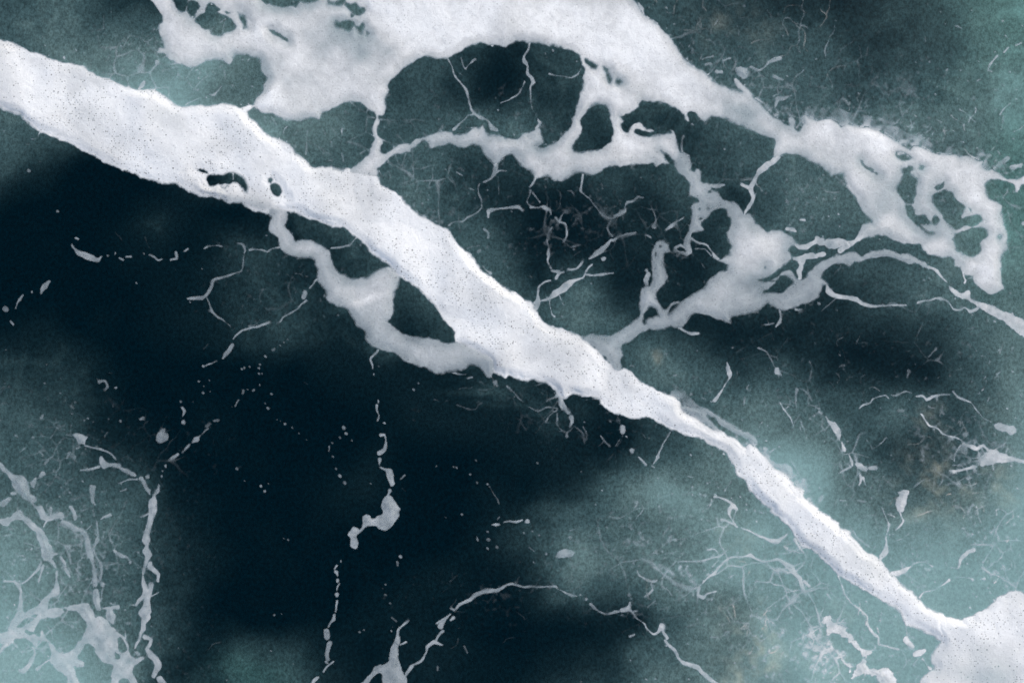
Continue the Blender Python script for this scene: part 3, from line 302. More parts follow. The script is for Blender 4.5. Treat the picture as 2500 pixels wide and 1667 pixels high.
# soft thick and thin places in the foam: x, y, radius x, radius y, angle, change
SOFT = [(585,492,110,20,16,-.14),(640,520,30,40,0,-.08),(1150,50,280,60,0,.09),(1480,110,130,60,25,.08),(1350,40,120,50,0,.05),(700,215,50,60,0,.03),(1280,372,340,50,0,-.10),(2150,480,260,160,20,-.03),(1000,350,70,30,-15,-.05),(870,100,110,45,10,-.20),(700,15,110,30,0,-.16),(640,130,60,30,0,-.08),(1520,190,60,35,20,-.14),(1780,250,70,22,35,-.16),(1820,265,30,20,0,-.1),(1320,355,30,20,0,-.12),(1500,370,30,25,0,-.08),
 (2130,480,50,60,0,-.08),(2260,470,70,50,30,-.12),(2090,560,80,20,10,-.1),(2250,560,70,25,20,-.1),(2050,400,40,50,20,-.05),(1570,100,60,70,-30,.10),(655,250,14,35,30,.16),(1545,345,40,22,0,.14),
 (1885,600,50,60,0,.16),(1830,600,30,40,0,.1),(1900,650,30,20,0,.1),(2135,330,50,26,25,.16),(2010,300,30,30,0,.14),(2290,370,50,24,15,.14),(2410,660,40,60,0,.14),(2170,540,40,30,0,.1),(890,735,60,9,-18,.14),(880,700,40,35,0,.08),(735,600,40,14,8,.12),(860,690,60,14,0,-.06),
 (430,290,50,30,0,-.07),(110,155,50,16,15,-.05),(560,360,60,40,0,-.05),(240,300,70,40,20,-.05),(200,235,40,24,0,.05),(1860,1170,60,40,40,.04),(1560,980,70,30,20,.03),(2400,1655,120,30,0,-.10),(2330,1590,160,40,-5,-.05),(1000,840,30,20,0,-.12),(1170,870,60,25,20,-.10),(1455,830,30,20,0,-.15),(1700,1000,70,16,25,-.06),
 (1740,500,40,40,0,-.1),(1830,690,50,20,0,-.12),(1950,740,50,16,-20,.08),(1640,740,60,16,-20,-.06),(1050,330,60,14,0,.05),(1180,345,50,20,0,-.05),(1230,370,50,30,0,.04)]

# where webs of fine foam threads lie: x, y, radius x, radius y, strength, how much brighter than the water
WEBS = [(1050,480,160,110,1.25,46),(1350,520,220,120,1.05,44),(1650,650,110,80,.55,36),(1150,300,200,60,.6,36),(1900,520,120,60,.6,34),(700,360,110,30,.6,34),(2000,230,320,110,.75,30),(1720,150,170,120,1.1,38),(1960,270,130,50,1.0,40),(2300,330,150,60,.8,34),(2150,730,200,60,.5,26),
 (2150,930,280,130,1.0,40),(2350,1150,160,130,1.3,52),(1850,1000,120,80,.5,26),(1700,1330,240,130,1.2,44),(1950,1400,220,150,1.0,40),(2000,1080,160,120,.9,40),(2070,1580,120,100,2.0,66),(2425,1370,70,90,1.7,52),
 (130,1420,250,280,.8,36),(250,1100,200,120,.6,30),(650,700,120,100,.45,24),(1300,980,170,45,.75,34),(1180,1460,160,60,.45,28),(350,150,150,70,.3,22),(2400,400,110,180,.45,28),(1850,1560,90,150,.8,40),
 (760,330,110,40,.4,22),(1500,1080,120,60,.5,28),(2060,440,160,70,.35,24),(1750,420,70,60,.4,26),(2230,1400,90,60,.6,30),(1980,1220,140,60,.6,30),(2080,1290,110,60,.5,28)]

# long combed streaks of bubbles under the surface: x, y, rx, ry, strength
STREAKS = [(1150,965,90,30,5),(1330,1010,110,30,3),(330,345,110,25,5),(1420,1290,160,80,3),(1250,880,60,20,4)]

FROTH = [(2080,300,150,60,25,1.0),(2250,360,130,50,20,1.0),(2420,395,70,40,0,1.0),(1700,985,90,30,30,1.0),(1830,1080,90,35,45,.9),(1960,1200,90,40,50,.7),(2090,1330,60,30,45,.4),(1900,270,70,40,30,.6),(1420,790,70,30,40,.5),(1040,520,60,30,45,.45),(900,440,40,30,30,.4),(2300,700,50,40,60,.4)]

# greener, clearer turquoise: x, y, rx, ry
GREEN = [(2520,40,230,230),(2500,450,100,240),(600,1640,130,60)]
# fine threads of foam scattered over the water: centre, radii, count, length, brightness, direction (deg) and spread, brown
LACE = [
 (1800,60,230,110,70,60,118,110,35,.55), (1750,190,200,90,60,45,110,100,80,.3), (2000,120,60,90,22,60,120,115,20,.6),
 (1990,270,120,60,60,22,125,90,90,.1), (2150,270,200,70,60,25,118,100,60,.15), (2380,330,110,70,45,35,125,100,40,.2),
 (1640,130,60,110,50,20,135,60,90,.1), (1980,230,100,50,40,25,128,70,90,.1),(2250,120,220,100,25,16,100,100,60,.1),
 (1040,480,130,90,40,45,105,60,90,.0), (1150,520,90,90,25,40,108,70,90,.0), (1330,480,160,90,35,40,108,80,90,.0),
 (1420,600,110,70,40,25,118,60,90,.0), (1650,600,110,80,40,30,112,60,90,.2), (1780,640,70,40,22,24,120,50,60,.1),
 (1750,440,70,60,20,30,112,80,90,.1), (1950,500,120,70,26,40,112,80,60,.2), (1100,300,130,70,22,30,108,60,90,0),
 (750,340,110,50,30,26,130,90,60,.0), (560,190,70,60,26,22,130,90,90,0), (350,140,150,80,30,20,112,70,90,.1),
 (650,720,110,90,45,28,92,60,90,.0), (400,580,110,40,30,22,80,60,90,.0), (620,830,130,80,26,20,85,50,60,0),
 (1150,960,110,35,45,40,110,8,14,0), (1330,1010,110,50,55,36,108,60,70,0), (1230,930,60,30,22,20,112,40,90,0),
 (1480,1080,120,60,26,30,112,60,80,0), (1600,920,100,60,60,22,140,40,90,.05), (1740,960,110,60,55,25,145,45,60,.05),
 (2100,870,170,80,90,22,128,40,90,.05), (2230,1000,120,90,80,22,135,60,90,.2), (2420,950,80,110,80,30,150,70,70,.15),
 (2130,700,150,60,50,30,118,30,60,.1), (2300,720,140,60,50,22,125,30,90,.1), (2420,520,80,90,40,26,135,110,50,.1),
 (2350,1120,110,110,110,40,158,60,60,.75), (2280,1230,120,60,70,36,160,30,60,.7), (2150,1230,90,60,40,24,145,40,60,.2),
 (2080,1120,100,120,45,36,140,60,90,.1), (1900,1130,120,110,60,30,150,45,60,0), (1980,1020,90,60,30,26,148,90,70,0),
 (1700,1260,160,70,60,26,140,20,70,0), (1690,1390,170,60,90,26,140,10,60,.1), (1850,1470,80,150,130,34,168,70,60,.8),
 (1860,1600,70,70,60,34,165,80,60,.8), (1640,1400,90,60,50,20,150,30,90,.2), (1920,1330,100,70,60,28,165,50,80,0),
 (1560,1460,40,60,12,40,110,100,30,.9), (2420,1370,70,60,150,14,192,80,90,.25), (2240,1410,50,50,40,14,175,80,90,.1), (2440,1330,60,90,60,26,175,75,60,.2),
 (2060,1560,100,110,170,24,188,45,60,.25), (2140,1560,60,60,60,18,190,30,90,.1), (2200,1330,100,60,35,30,160,20,60,.05), (2100,1400,110,60,35,22,162,40,80,.05),
 (1180,1470,140,70,40,26,92,40,60,.0), (1080,1440,70,50,40,20,110,45,60,0), (1160,1590,170,50,35,26,84,30,90,.0),
 (90,1330,120,130,60,18,135,60,90,0), (250,1350,80,120,35,24,125,80,80,0), (180,1170,170,90,55,20,118,60,90,.1), (150,1500,170,80,60,18,150,60,90,0), (250,1450,60,70,35,18,150,60,90,0),
 (280,1000,200,110,40,14,105,60,90,0), (380,1500,40,110,20,20,120,80,60,0), (60,370,80,40,20,30,92,15,20,0), (600,1600,120,60,20,26,92,20,60,.1),
 (800,1100,300,220,26,12,62,60,90,0), (330,760,260,220,14,10,60,60,90,0), (960,1190,60,60,20,16,88,60,90,0),
 (1400,1350,110,110,50,18,120,60,90,0), (2270,350,120,30,40,20,165,30,50,0), (2150,310,120,26,50,16,160,30,80,0), (1950,290,90,26,50,14,160,40,90,0), (2440,400,50,26,30,20,170,20,60,0)]

# ---------------------------------------------------------------- rasterise the outlines to one signed field
S = 2; M = 440
XS = np.arange(-M, 2500 + M + 1, S, dtype=np.float32); YS = np.arange(-M, 1667 + M + 1, S, dtype=np.float32)
W, H = len(XS), len(YS); PAD = 34.0

def seg_dist(A, pts_a, pts_b, mode):
    """update A with max(radius - distance) around one segment"""
    (x0, y0, r0), (x1, y1, r1) = pts_a, pts_b
    p = PAD if mode else max(r0, r1) + 8
    j0, j1 = int((min(x0, x1) - p + M)//S), int((max(x0, x1) + p + M)//S) + 2
    i0, i1 = int((min(y0, y1) - p + M)//S), int((max(y0, y1) + p + M)//S) + 2
    j0, i0, j1, i1 = max(j0, 0), max(i0, 0), min(j1, W), min(i1, H)
    if j0 >= j1 or i0 >= i1: return None
    X = XS[None, j0:j1] - x0; Y = YS[i0:i1, None] - y0
    dx, dy = x1 - x0, y1 - y0; L = dx*dx + dy*dy + 1e-6
    t = np.clip((X*dx + Y*dy)/L, 0, 1)
    d = np.sqrt((X - t*dx)**2 + (Y - t*dy)**2)
    return (slice(i0, i1), slice(j0, j1)), d, t
def poly_field(pts):
    D = np.full((H, W), PAD, np.float32); par = np.zeros((H, W + 1), np.uint8)
    n = len(pts)
    for k in range(n):
        a, b = pts[k], pts[(k + 1) % n]
        q = seg_dist(D, a, b, True)
        if q: D[q[0]] = np.minimum(D[q[0]], q[1])
        y0, y1 = a[1], b[1]
        if y0 == y1: continue
        lo, hi = min(y0, y1), max(y0, y1)
        i0 = max(0, int(math.ceil((lo + M)/S))); i1 = min(H - 1, int(math.ceil((hi + M)/S)) - 1)
        if i0 > i1: continue
        rows = np.arange(i0, i1 + 1)
        xc = a[0] + (YS[rows] - y0)*(b[0] - a[0])/(y1 - y0)
        c = np.clip(np.ceil((xc + M)/S), 0, W).astype(int)
        np.add.at(par, (rows, c), 1)
    ins = (np.cumsum(par, axis=1)[:, :W] % 2) == 1
    return np.where(ins, D, -D)

Fd = np.full((H, W), -PAD, np.float32); OWN = np.zeros((H, W), np.int16)
BR = np.full((H, W), 150, np.float32); AMP = np.ones((H, W), np.float32); BRN = np.zeros((H, W), np.float32)
GROW = 1.12
def put(sl, f, k, b, amp, brown=0.0):
    A = Fd[sl]; m = f > A
    A[m] = f[m]; OWN[sl][m] = k; BR[sl][m] = b; AMP[sl][m] = amp; BRN[sl][m] = brown
ALL = (slice(0, H), slice(0, W))
def curve(pts, n, closed):
    """Catmull-Rom through the traced points; radii swell quickly at knots"""
    m = len(pts); out = []
    for k in range(m if closed else m - 1):
        g = lambda q: pts[q % m] if closed else pts[min(max(q, 0), m - 1)]
        p0, p1, p2, p3 = g(k - 1), g(k), g(k + 1), g(k + 2)
        L = math.hypot(p2[0] - p1[0], p2[1] - p1[1]); c = max(1, min(n, int(L/5)))
        # damp the tangents where neighbours are far away, so that corners do not overshoot
        la = math.hypot(p1[0] - p0[0], p1[1] - p0[1]) + 1e-6; lb = math.hypot(p3[0] - p2[0], p3[1] - p2[1]) + 1e-6
        ma, mb = min(1, 1.6*L/(L + la)), min(1, 1.6*L/(L + lb))
        for q in range(c):
            t = q/c; t2, t3 = t*t, t**3
            h00, h10, h01, h11 = 2*t3 - 3*t2 + 1, t3 - 2*t2 + t, -2*t3 + 3*t2, t3 - t2
            xy = [h00*p1[i] + h10*ma*(p2[i] - p0[i])*.5 + h01*p2[i] + h11*mb*(p3[i] - p1[i])*.5 for i in (0, 1)]
            lo, hi = min(p1[2], p2[2]), max(p1[2], p2[2]); w_ = t if p2[2] >= p1[2] else 1 - t
            out.append((xy[0], xy[1], lo + (hi - lo)*w_**1.35))
    if not closed: out.append(pts[-1])
    return out
def strand(pts, k, b, amp, brown=0.0):
    if len(pts) == 1: pts = [pts[0], (pts[0][0] + 1.5, pts[0][1] + 1, pts[0][2])]
    else: pts = curve(pts, 5, False)
    for a, c in zip(pts[:-1], pts[1:]):
        q = seg_dist(None, a, c, False)
        if q:
            rr_ = (a[2] + (c[2] - a[2])*q[2])*GROW
            put(q[0], (rr_*(.72 + .28*sstep(1.5, 4.5, rr_)) + .1 - q[1]).astype(np.float32), k, b, amp, brown)

foam('flecks', 'foam_flecks', 'scattered tiny foam flecks and beads over the water', 'foam flecks', 132, strands=FLECKS, kind='stuff')
foam('lace', 'foam_lace', 'fine hair thin threads of foam spread over the water', 'foam threads', 120, kind='stuff')
order = [f for f in F if f['key'] != 'lace']
rng = random.Random(5)
y_streak = lambda y, x: y < 340 and x > 1600
TG = [[float(v) for v in r.split()] for r in TURB]
def local(x, y):
    c = min(25, max(0, round(x/100))); r = min(17, max(0, round(y/100)))
    return 22 + 1.75*TG[r][c]
LK = len(F) - 1
for k, f in enumerate(F):
    if f['key'] == 'lace':
        for (cx, cy, rx, ry, n, ln, b, ang, spr, br) in LACE:
            for _ in range(int(n*(.28 if y_streak(cy, cx) else .1))):
                a = rng.uniform(0, 2*math.pi); r = math.sqrt(rng.random())
                x, y = cx + rx*r*math.cos(a), cy + ry*r*math.sin(a)
                if Fd[int((y + M)/S), int((x + M)/S)] > 0: continue
                th = math.radians(-(ang + rng.uniform(-spr, spr))); L = ln*rng.uniform(.4, 1.9); st = 4.0
                bb = local(x, y) + b*rng.uniform(.15, .42); rr = rng.choice([.3, .5, .6, .9]); pts = []
                curl = rng.uniform(-.12, .12); brn = br if rng.random() < .5 + br/2 else 0
                for q in range(max(2, int(L/st))):
                    pts.append((x, y, rr*rng.uniform(.4, 1.3)))
                    th += curl + rng.uniform(-.5, .5); x += st*math.cos(th); y += st*math.sin(th)
                strand(pts, k, bb, .8, brn)
        continue
    GROW = 1.28 if f['key'].startswith('ll_') else 1.12
    big_foam = f['key'] in ('sheet', 'branch', 'web', 'band', 'corner')
    for p in f['add']: put(ALL, (1.3 if f['key'].startswith('ll_') else 3.0 if big_foam else 1.3) + poly_field(curve(p, 3, True)), k, f['b'], 2.0*f['ragged'], f['brown'])
    for p in f['cut']:
        np.minimum(Fd, 1.2 - poly_field(curve(p, 3, True)), out=Fd)
    for p in f['st']:
        d = f['key'] == 'flecks'
        strand(p, k, f['b']*(rng.uniform(.75, 1.0) if d else rng.uniform(1.0, 1.14) if f['group'] else 1), .8*f['ragged'], f['brown'])

for _ in range(1500):                                   # pinpoint bubbles
    x, y = rng.uniform(-100, 2600), rng.uniform(-100, 1760)
    tv = TG[min(17, max(0, round(y/100)))][min(25, max(0, round(x/100)))]
    if tv > rng.uniform(2, 70) and Fd[int((y + M)/S), int((x + M)/S)] < 0:
        GROW = 1.0
        strand([(x, y, rng.choice([.9, 1.2, 1.6, 2.1]))], LK, local(x, y) + rng.uniform(25, 60), .4)
# connected webs of threads: the borders of bubble rafts, broken where the raft has let go
bigk = [k for k, f in enumerate(F) if f['key'] in ('sheet', 'band', 'corner', 'web', 'branch')]
wk = [k for k, f in enumerate(F) if f['key'] == 'lace'][0]
XX, YY = np.meshgrid(XS, YS)
WMk = np.zeros((H, W), np.float32); WB = np.zeros((H, W), np.float32)
wmod = np.clip(.75 + .8*noise((H, W), 55, 501) + .3*noise((H, W), 20, 502), 0, 1.5)
for (x, y, rx, ry, s_, bb) in WEBS:
    e = s_*np.exp(-(((XX - x)/rx)**2 + ((YY - y)/ry)**2))*wmod; WMk = np.maximum(WMk, e); WB = np.maximum(WB, bb*np.minimum(1, e/s_*1.4))
def rafts(size, seed, amt):
    R = np.random.RandomState(seed); n = int(3800/size) + 6
    jx, jy = R.uniform(0, 1, (n, n)), R.uniform(0, 1, (n, n))
    u = (XX + M + size + .62*size*noise((H, W), size*1.15, seed + 1) + .07*size*noise((H, W), size*.2, seed + 2))/size
    v = (YY + M + size + .62*size*noise((H, W), size*1.15, seed + 3) + .07*size*noise((H, W), size*.2, seed + 4))/size
    iu, iv = np.floor(u).astype(int), np.floor(v).astype(int)
    f1 = np.full((H, W), 9., np.float32); f2 = f1.copy()
    for a in (-1, 0, 1):
        for c in (-1, 0, 1):
            cu, cv = np.clip(iu + a, 0, n - 1), np.clip(iv + c, 0, n - 1)
            dd = np.hypot(cu + jx[cv, cu] - u, cv + jy[cv, cu] - v).astype(np.float32)
            f2 = np.minimum(f2, np.maximum(f1, dd)); f1 = np.minimum(f1, dd)
    e = (f2 - f1)*size*.5
    rad = -1.3 + 2.4*WMk*amt + 1.5*noise((H, W), 70, seed + 5) + .45*noise((H, W), 12, seed + 6)
    return np.minimum(rad, 1.2) - e
lace_f = np.maximum(rafts(98, 301, 1.0), rafts(52, 311, .62))
dst = fbm((H, W), 5, 401, 2, .7)*1.6 - 2.8 + 1.6*WMk*np.clip(noise((H, W), 50, 402) + .4, 0, 1.2)   # foam dust
lace_f = np.where(WMk > .04, np.maximum(lace_f, dst), -9)
gq = np.array(TG, np.float32)
lw = gq[np.clip(np.rint(YY/100).astype(int), 0, 17), np.clip(np.rint(XX/100).astype(int), 0, 25)]; lw = blur(lw, 25)
put(ALL, lace_f.astype(np.float32), wk, 0, .5)
ww = OWN == wk; newl = ww & (BR == 0)
BR[newl] = (22 + 1.5*lw + WB*(.7 + .4*noise((H, W), 12, 403)))[newl]

# froth torn off along the margins of the thick foam
fr = .6 + .13*Fd + 1.5*noise((H, W), 4, 601) + 1.3*noise((H, W), 9, 602) + 1.6*np.minimum(.3, noise((H, W), 45, 603))
frm = np.zeros((H, W), np.float32)
for (x, y, rx, ry, a, s_) in FROTH:
    a = math.radians(a); u, v = XX - x, YY - y
    frm = np.maximum(frm, s_*np.exp(-(((u*math.cos(a) + v*math.sin(a))/rx)**2 + ((v*math.cos(a) - u*math.sin(a))/ry)**2)**1.5))
fr = fr - 4.2*(1 - frm)
ff = np.where(blur((Fd > 3).astype(np.float32)*np.isin(OWN, bigk), 9) > .02, fr, -9).astype(np.float32)
put(ALL, ff, wk, 1, .6)
nf = (OWN == wk) & (BR == 1)
BR[nf] = np.clip(95 + .8*lw + 45*noise((H, W), 7, 604), 60, 175)[nf]

# ---------------------------------------------------------------- natural edges: bend everything a little, then fray it
def remap(A, dx, dy, nearest=False):
    jj = np.clip(np.arange(W)[None, :] + dx/S, 0, W - 1.001); ii = np.clip(np.arange(H)[:, None] + dy/S, 0, H - 1.001)
    if nearest: return A[np.rint(ii).astype(int), np.rint(jj).astype(int)]
    i = ii.astype(int); j = jj.astype(int); u = (ii - i).astype(np.float32); v = (jj - j).astype(np.float32)
    return (A[i, j]*(1-u)*(1-v) + A[i+1, j]*u*(1-v) + A[i, j+1]*(1-u)*v + A[i+1, j+1]*u*v).astype(np.float32)
dx = 2.2*noise((H, W), 16, 1) + 1.1*noise((H, W), 6, 2); dy = 2.2*noise((H, W), 16, 3) + 1.1*noise((H, W), 6, 4)
Fd = remap(Fd, dx, dy); OWN = remap(OWN, dx, dy, True); BR = remap(BR, dx, dy, True); AMP = remap(AMP, dx, dy, True); BRN = remap(BRN, dx, dy, True)
fray = 0.9*noise((H, W), 10, 5) + 0.75*noise((H, W), 4.5, 6) + 0.45*noise((H, W), 2.2, 7)
Fd = Fd + AMP*fray*np.where(Fd < 12, 1, 0)
ISO = 1.5
Gf = Fd + ISO
mask = (Gf > 0).astype(np.float32)
den = blur(mask, 2) + 1e-4
BR = np.where(mask > 0, blur(BR*mask, 2)/den, BR)
BRN = np.where(mask > 0, blur(BRN*mask, 2)/den, BRN)
big = np.isin(OWN, [k for k, f in enumerate(F) if f['key'] in ('sheet', 'branch', 'web')])
bandm = np.isin(OWN, [k for k, f in enumerate(F) if f['key'] in ('band', 'corner')]).astype(np.float32)
bandm = blur(bandm, 6)
deep = sstep(0, 30, Fd)
swirl = fbm((H, W), 45, 21, 4); swirl2 = fbm((H, W), 22, 31, 3)
soft = np.zeros((H, W), np.float32)
for (x, y, rx, ry, a, dv) in SOFT:
    a = math.radians(a); u = XS[None, :] - x + 10*swirl; v = YS[:, None] - y + 10*swirl2
    soft += dv*np.exp(-((u*math.cos(a) + v*math.sin(a))/rx)**2 - ((v*math.cos(a) - u*math.sin(a))/ry)**2)
BR = BR*np.where(big, .86 + .14*deep + .065*swirl + .035*swirl2 + soft, 1 + (.05*swirl + .02*swirl2 + 1.5*soft)*bandm + .03*swirl2*(1 - bandm))
soften = np.clip(AMP - 1, 0, 1)*np.isin(OWN, [k for k, f in enumerate(F) if f['key'] in ('sheet', 'branch', 'web', 'band', 'corner', 'haloband')])
wid = 1.1 + soften*(3.5 + 9*np.clip(noise((H, W), 40, 211) + .25*noise((H, W), 12, 212), 0, 1))
local = blur(np.maximum(Fd, 0), 8)
wid = np.minimum(wid, 2.0 + .7*local)
feather = np.clip((Fd + ISO)/(wid + ISO), 0, 1); feather = feather*feather*(3 - 2*feather)
BR = BR*np.where(soften > 0, 1, 1 + .10*noise((H, W), 9, 213) + .06*noise((H, W), 4, 214))
COVER = np.clip(lin(np.clip(BR, 0, 250))/lin(240), 0, 1)*feather
# swell under everything and soft lumps of the thick foam (metres)
SWELL = .020*fbm((H, W), 150, 41, 2)
thick = sstep(-ISO, 26, Fd)
ridge = fbm((H, W), 44, 51, 2)
Z = SWELL + .006 + np.maximum(0, thick*(.014 + .022*bandm) + thick*ridge*(.016 + .020*bandm))

# ---------------------------------------------------------------- meshes
def mesh_from(name, co, quads, tris, attrs):
    me = bpy.data.meshes.new(name)
    nq, ntri = len(quads), len(tris)
    me.vertices.add(len(co)); me.vertices.foreach_set('co', co.astype(np.float32).ravel())
    loops = np.concatenate([quads.ravel(), tris.ravel()]).astype(np.int32)
    me.loops.add(len(loops)); me.loops.foreach_set('vertex_index', loops)
    me.polygons.add(nq + ntri)
    st = np.concatenate([np.arange(nq)*4, nq*4 + np.arange(ntri)*3]).astype(np.int32)
    me.polygons.foreach_set('loop_start', st)
    me.polygons.foreach_set('use_smooth', np.ones(nq + ntri, bool))
    me.update(calc_edges=True)
    for an, (ty, v) in attrs.items():
        a = me.attributes.new(an, ty, 'POINT')
        a.data.foreach_set('value' if ty == 'FLOAT' else 'color', v.astype(np.float32).ravel())
    o = bpy.data.objects.new(name, me); sc.collection.objects.link(o)
    return o

N = H*W
inn = Gf > 0
c4 = [inn[:-1, :-1], inn[:-1, 1:], inn[1:, 1:], inn[1:, :-1]]
code = c4[0]*1 + c4[1]*2 + c4[2]*4 + c4[3]*8
idx = (np.arange(H - 1)[:, None]*W + np.arange(W - 1)[None, :])
corner = [idx, idx + 1, idx + W + 1, idx + W]
edge = [N + idx, 2*N + idx + 1, N + idx + W, 2*N + idx]
own4 = np.stack([OWN[:-1, :-1], OWN[:-1, 1:], OWN[1:, 1:], OWN[1:, :-1]]); g4 = np.stack([Gf[:-1, :-1], Gf[:-1, 1:], Gf[1:, 1:], Gf[1:, :-1]])
cown = np.take_along_axis(own4, g4.argmax(0)[None], 0)[0]
full = code == 15
Q = np.stack([c[full] for c in corner], 1)[:, ::-1]; Qo = cown[full]
T, To = [], []
for cs in range(1, 15):
    m = code == cs
    if not m.any(): continue
    ring = []
    for k in range(4):
        a, b = bool(cs >> k & 1), bool(cs >> ((k + 1) % 4) & 1)
        if a: ring.append(corner[k][m])
        if a != b: ring.append(edge[k][m])
    for k in range(1, len(ring) - 1):
        T.append(np.stack([ring[0], ring[k + 1], ring[k]], 1)); To.append(cown[m])
T = np.concatenate(T); To = np.concatenate(To)
Gr, Cr, Zr, Br = Gf.ravel(), COVER.ravel(), Z.ravel(), BRN.ravel()
BDr = bandm.ravel()
def resolve(ids):
    k = ids//N; a = ids % N; b = a + np.where(k == 1, 1, np.where(k == 2, W, 0)); b = np.minimum(b, N - 1)
    t = np.where(k == 0, 0, Gr[a]/np.where(k == 0, 1, Gr[a] - Gr[b]))
    xa, ya = XS[a % W], YS[a//W]
    x = xa + (XS[b % W] - xa)*t; y = ya + (YS[b//W] - ya)*t
    mix = lambda A: A[a] + (A[b] - A[a])*t
    return np.stack([(x - 1250)*PX, (833.5 - y)*PX, mix(Zr)], 1), mix(Cr), mix(Br), mix(BDr)

def nodes_of(name):
    m = bpy.data.materials.new(name); m.use_nodes = True; t = m.node_tree; t.nodes.clear()
    return m, t, t.nodes.new, t.links.new
def math_node(t, op, a, b=None, clamp=False):
    n = t.nodes.new('ShaderNodeMath'); n.operation = op; n.use_clamp = clamp
    for i, v in enumerate((a, b)):
        if v is None: continue
        if isinstance(v, (int, float)): n.inputs[i].default_value = v
        else: t.links.new(v, n.inputs[i])
    return n.outputs[0]
def remap_node(t, v, a, b, c, d):
    n = t.nodes.new('ShaderNodeMapRange'); n.interpolation_type = 'SMOOTHSTEP'
    t.links.new(v, n.inputs[0])
    for i, q in enumerate((a, b, c, d)): n.inputs[i + 1].default_value = q
    return n.outputs[0]

# foam: white bubbles, thin where the water shows through, open pores
fm, t, new, link = nodes_of('sea_foam')
out = new('ShaderNodeOutputMaterial'); mixs = new('ShaderNodeMixShader'); tr = new('ShaderNodeBsdfTransparent')
df = new('ShaderNodeBsdfPrincipled'); df.inputs['Roughness'].default_value = .75; df.inputs['Specular IOR Level'].default_value = .15
tc = new('ShaderNodeTexCoord')
cov = new('ShaderNodeAttribute'); cov.attribute_name = 'cover'
brn = new('ShaderNodeAttribute'); brn.attribute_name = 'brown'
bnd = new('ShaderNodeAttribute'); bnd.attribute_name = 'dense'
def pores(scale, r, gate, seed):
    v = new('ShaderNodeTexVoronoi'); v.voronoi_dimensions = '2D'; v.inputs['Scale'].default_value = scale; v.inputs['Randomness'].default_value = 1
    mp = new('ShaderNodeMapping'); mp.inputs['Location'].default_value = (seed, seed*.7, 0); mp.inputs['Scale'].default_value = (1, 1, 0)
    link(tc.outputs['Object'], mp.inputs[0]); link(mp.outputs[0], v.inputs['Vector'])
    sp = new('ShaderNodeSeparateColor'); link(v.outputs['Color'], sp.inputs[0])
    n = new('ShaderNodeTexNoise'); n.inputs['Scale'].default_value = .8; n.inputs['Detail'].default_value = 2
    link(mp.outputs[0], n.inputs['Vector'])
    g = math_node(t, 'LESS_THAN', sp.outputs[0], remap_node(t, n.outputs[0], .36, .66, .12*gate, .95*gate))
    rad = math_node(t, 'MULTIPLY', math_node(t, 'POWER', sp.outputs[1], 2.5), r*1.5)
    d = math_node(t, 'SUBTRACT', math_node(t, 'ADD', rad, r*.35), v.outputs['Distance'])
    return math_node(t, 'MULTIPLY', remap_node(t, d, 0, r*.8, 0, 1), g)
p1 = pores(7.5, .10, 1.0, 3.1); p2 = pores(18, .26, 1.3, 7.7)
pp = math_node(t, 'ADD', math_node(t, 'MULTIPLY', p1, .62), math_node(t, 'MULTIPLY', p2, .42), True)
pp = math_node(t, 'MULTIPLY', pp, math_node(t, 'ADD', math_node(t, 'MULTIPLY', bnd.outputs['Fac'], .6), .4))
gr = new('ShaderNodeTexNoise'); gr.inputs['Scale'].default_value = 26; gr.inputs['Detail'].default_value = 3; gr.inputs['Roughness'].default_value = .7
link(tc.outputs['Object'], gr.inputs['Vector'])
gm = remap_node(t, gr.outputs[0], .3, .7, .92, 1.03)
cl = new('ShaderNodeTexNoise'); cl.inputs['Scale'].default_value = 4.5; cl.inputs['Detail'].default_value = 6; cl.inputs['Roughness'].default_value = .68; cl.inputs['Distortion'].default_value = .6
link(tc.outputs['Object'], cl.inputs['Vector'])
depth_ = math_node(t, 'SUBTRACT', .19, math_node(t, 'MULTIPLY', bnd.outputs['Fac'], .10))
clm = math_node(t, 'ADD', 1.0, math_node(t, 'MULTIPLY', math_node(t, 'SUBTRACT', remap_node(t, cl.outputs[0], .3, .7, 0, 1), .55), depth_))
c1 = math_node(t, 'MULTIPLY', math_node(t, 'MULTIPLY', cov.outputs['Fac'], gm), clm)
c2 = math_node(t, 'MULTIPLY', c1, math_node(t, 'SUBTRACT', 1.0, pp), True)
tint = new('ShaderNodeMix'); tint.data_type = 'RGBA'; tint.inputs['A'].default_value = FOAM_COL = (.86, .878, .87, 1); tint.inputs['B'].default_value = (.80, .69, .56, 1)
thin = new('ShaderNodeMix'); thin.data_type = 'RGBA'; thin.inputs['A'].default_value = (.74, .87, .93, 1); thin.inputs['B'].default_value = FOAM_COL
link(remap_node(t, cov.outputs['Fac'], .15, .8, 0, 1), thin.inputs['Factor']); link(thin.outputs['Result'], tint.inputs['A'])
link(brn.outputs['Fac'], tint.inputs['Factor']); link(tint.outputs['Result'], df.inputs['Base Color'])
fb = new('ShaderNodeBump'); fb.inputs['Strength'].default_value = .35; fb.inputs['Distance'].default_value = .05
link(cl.outputs[0], fb.inputs['Height']); link(fb.outputs[0], df.inputs['Normal'])
link(c2, mixs.inputs[0]); link(tr.outputs[0], mixs.inputs[1]); link(df.outputs[0], mixs.inputs[2]); link(mixs.outputs[0], out.inputs[0])

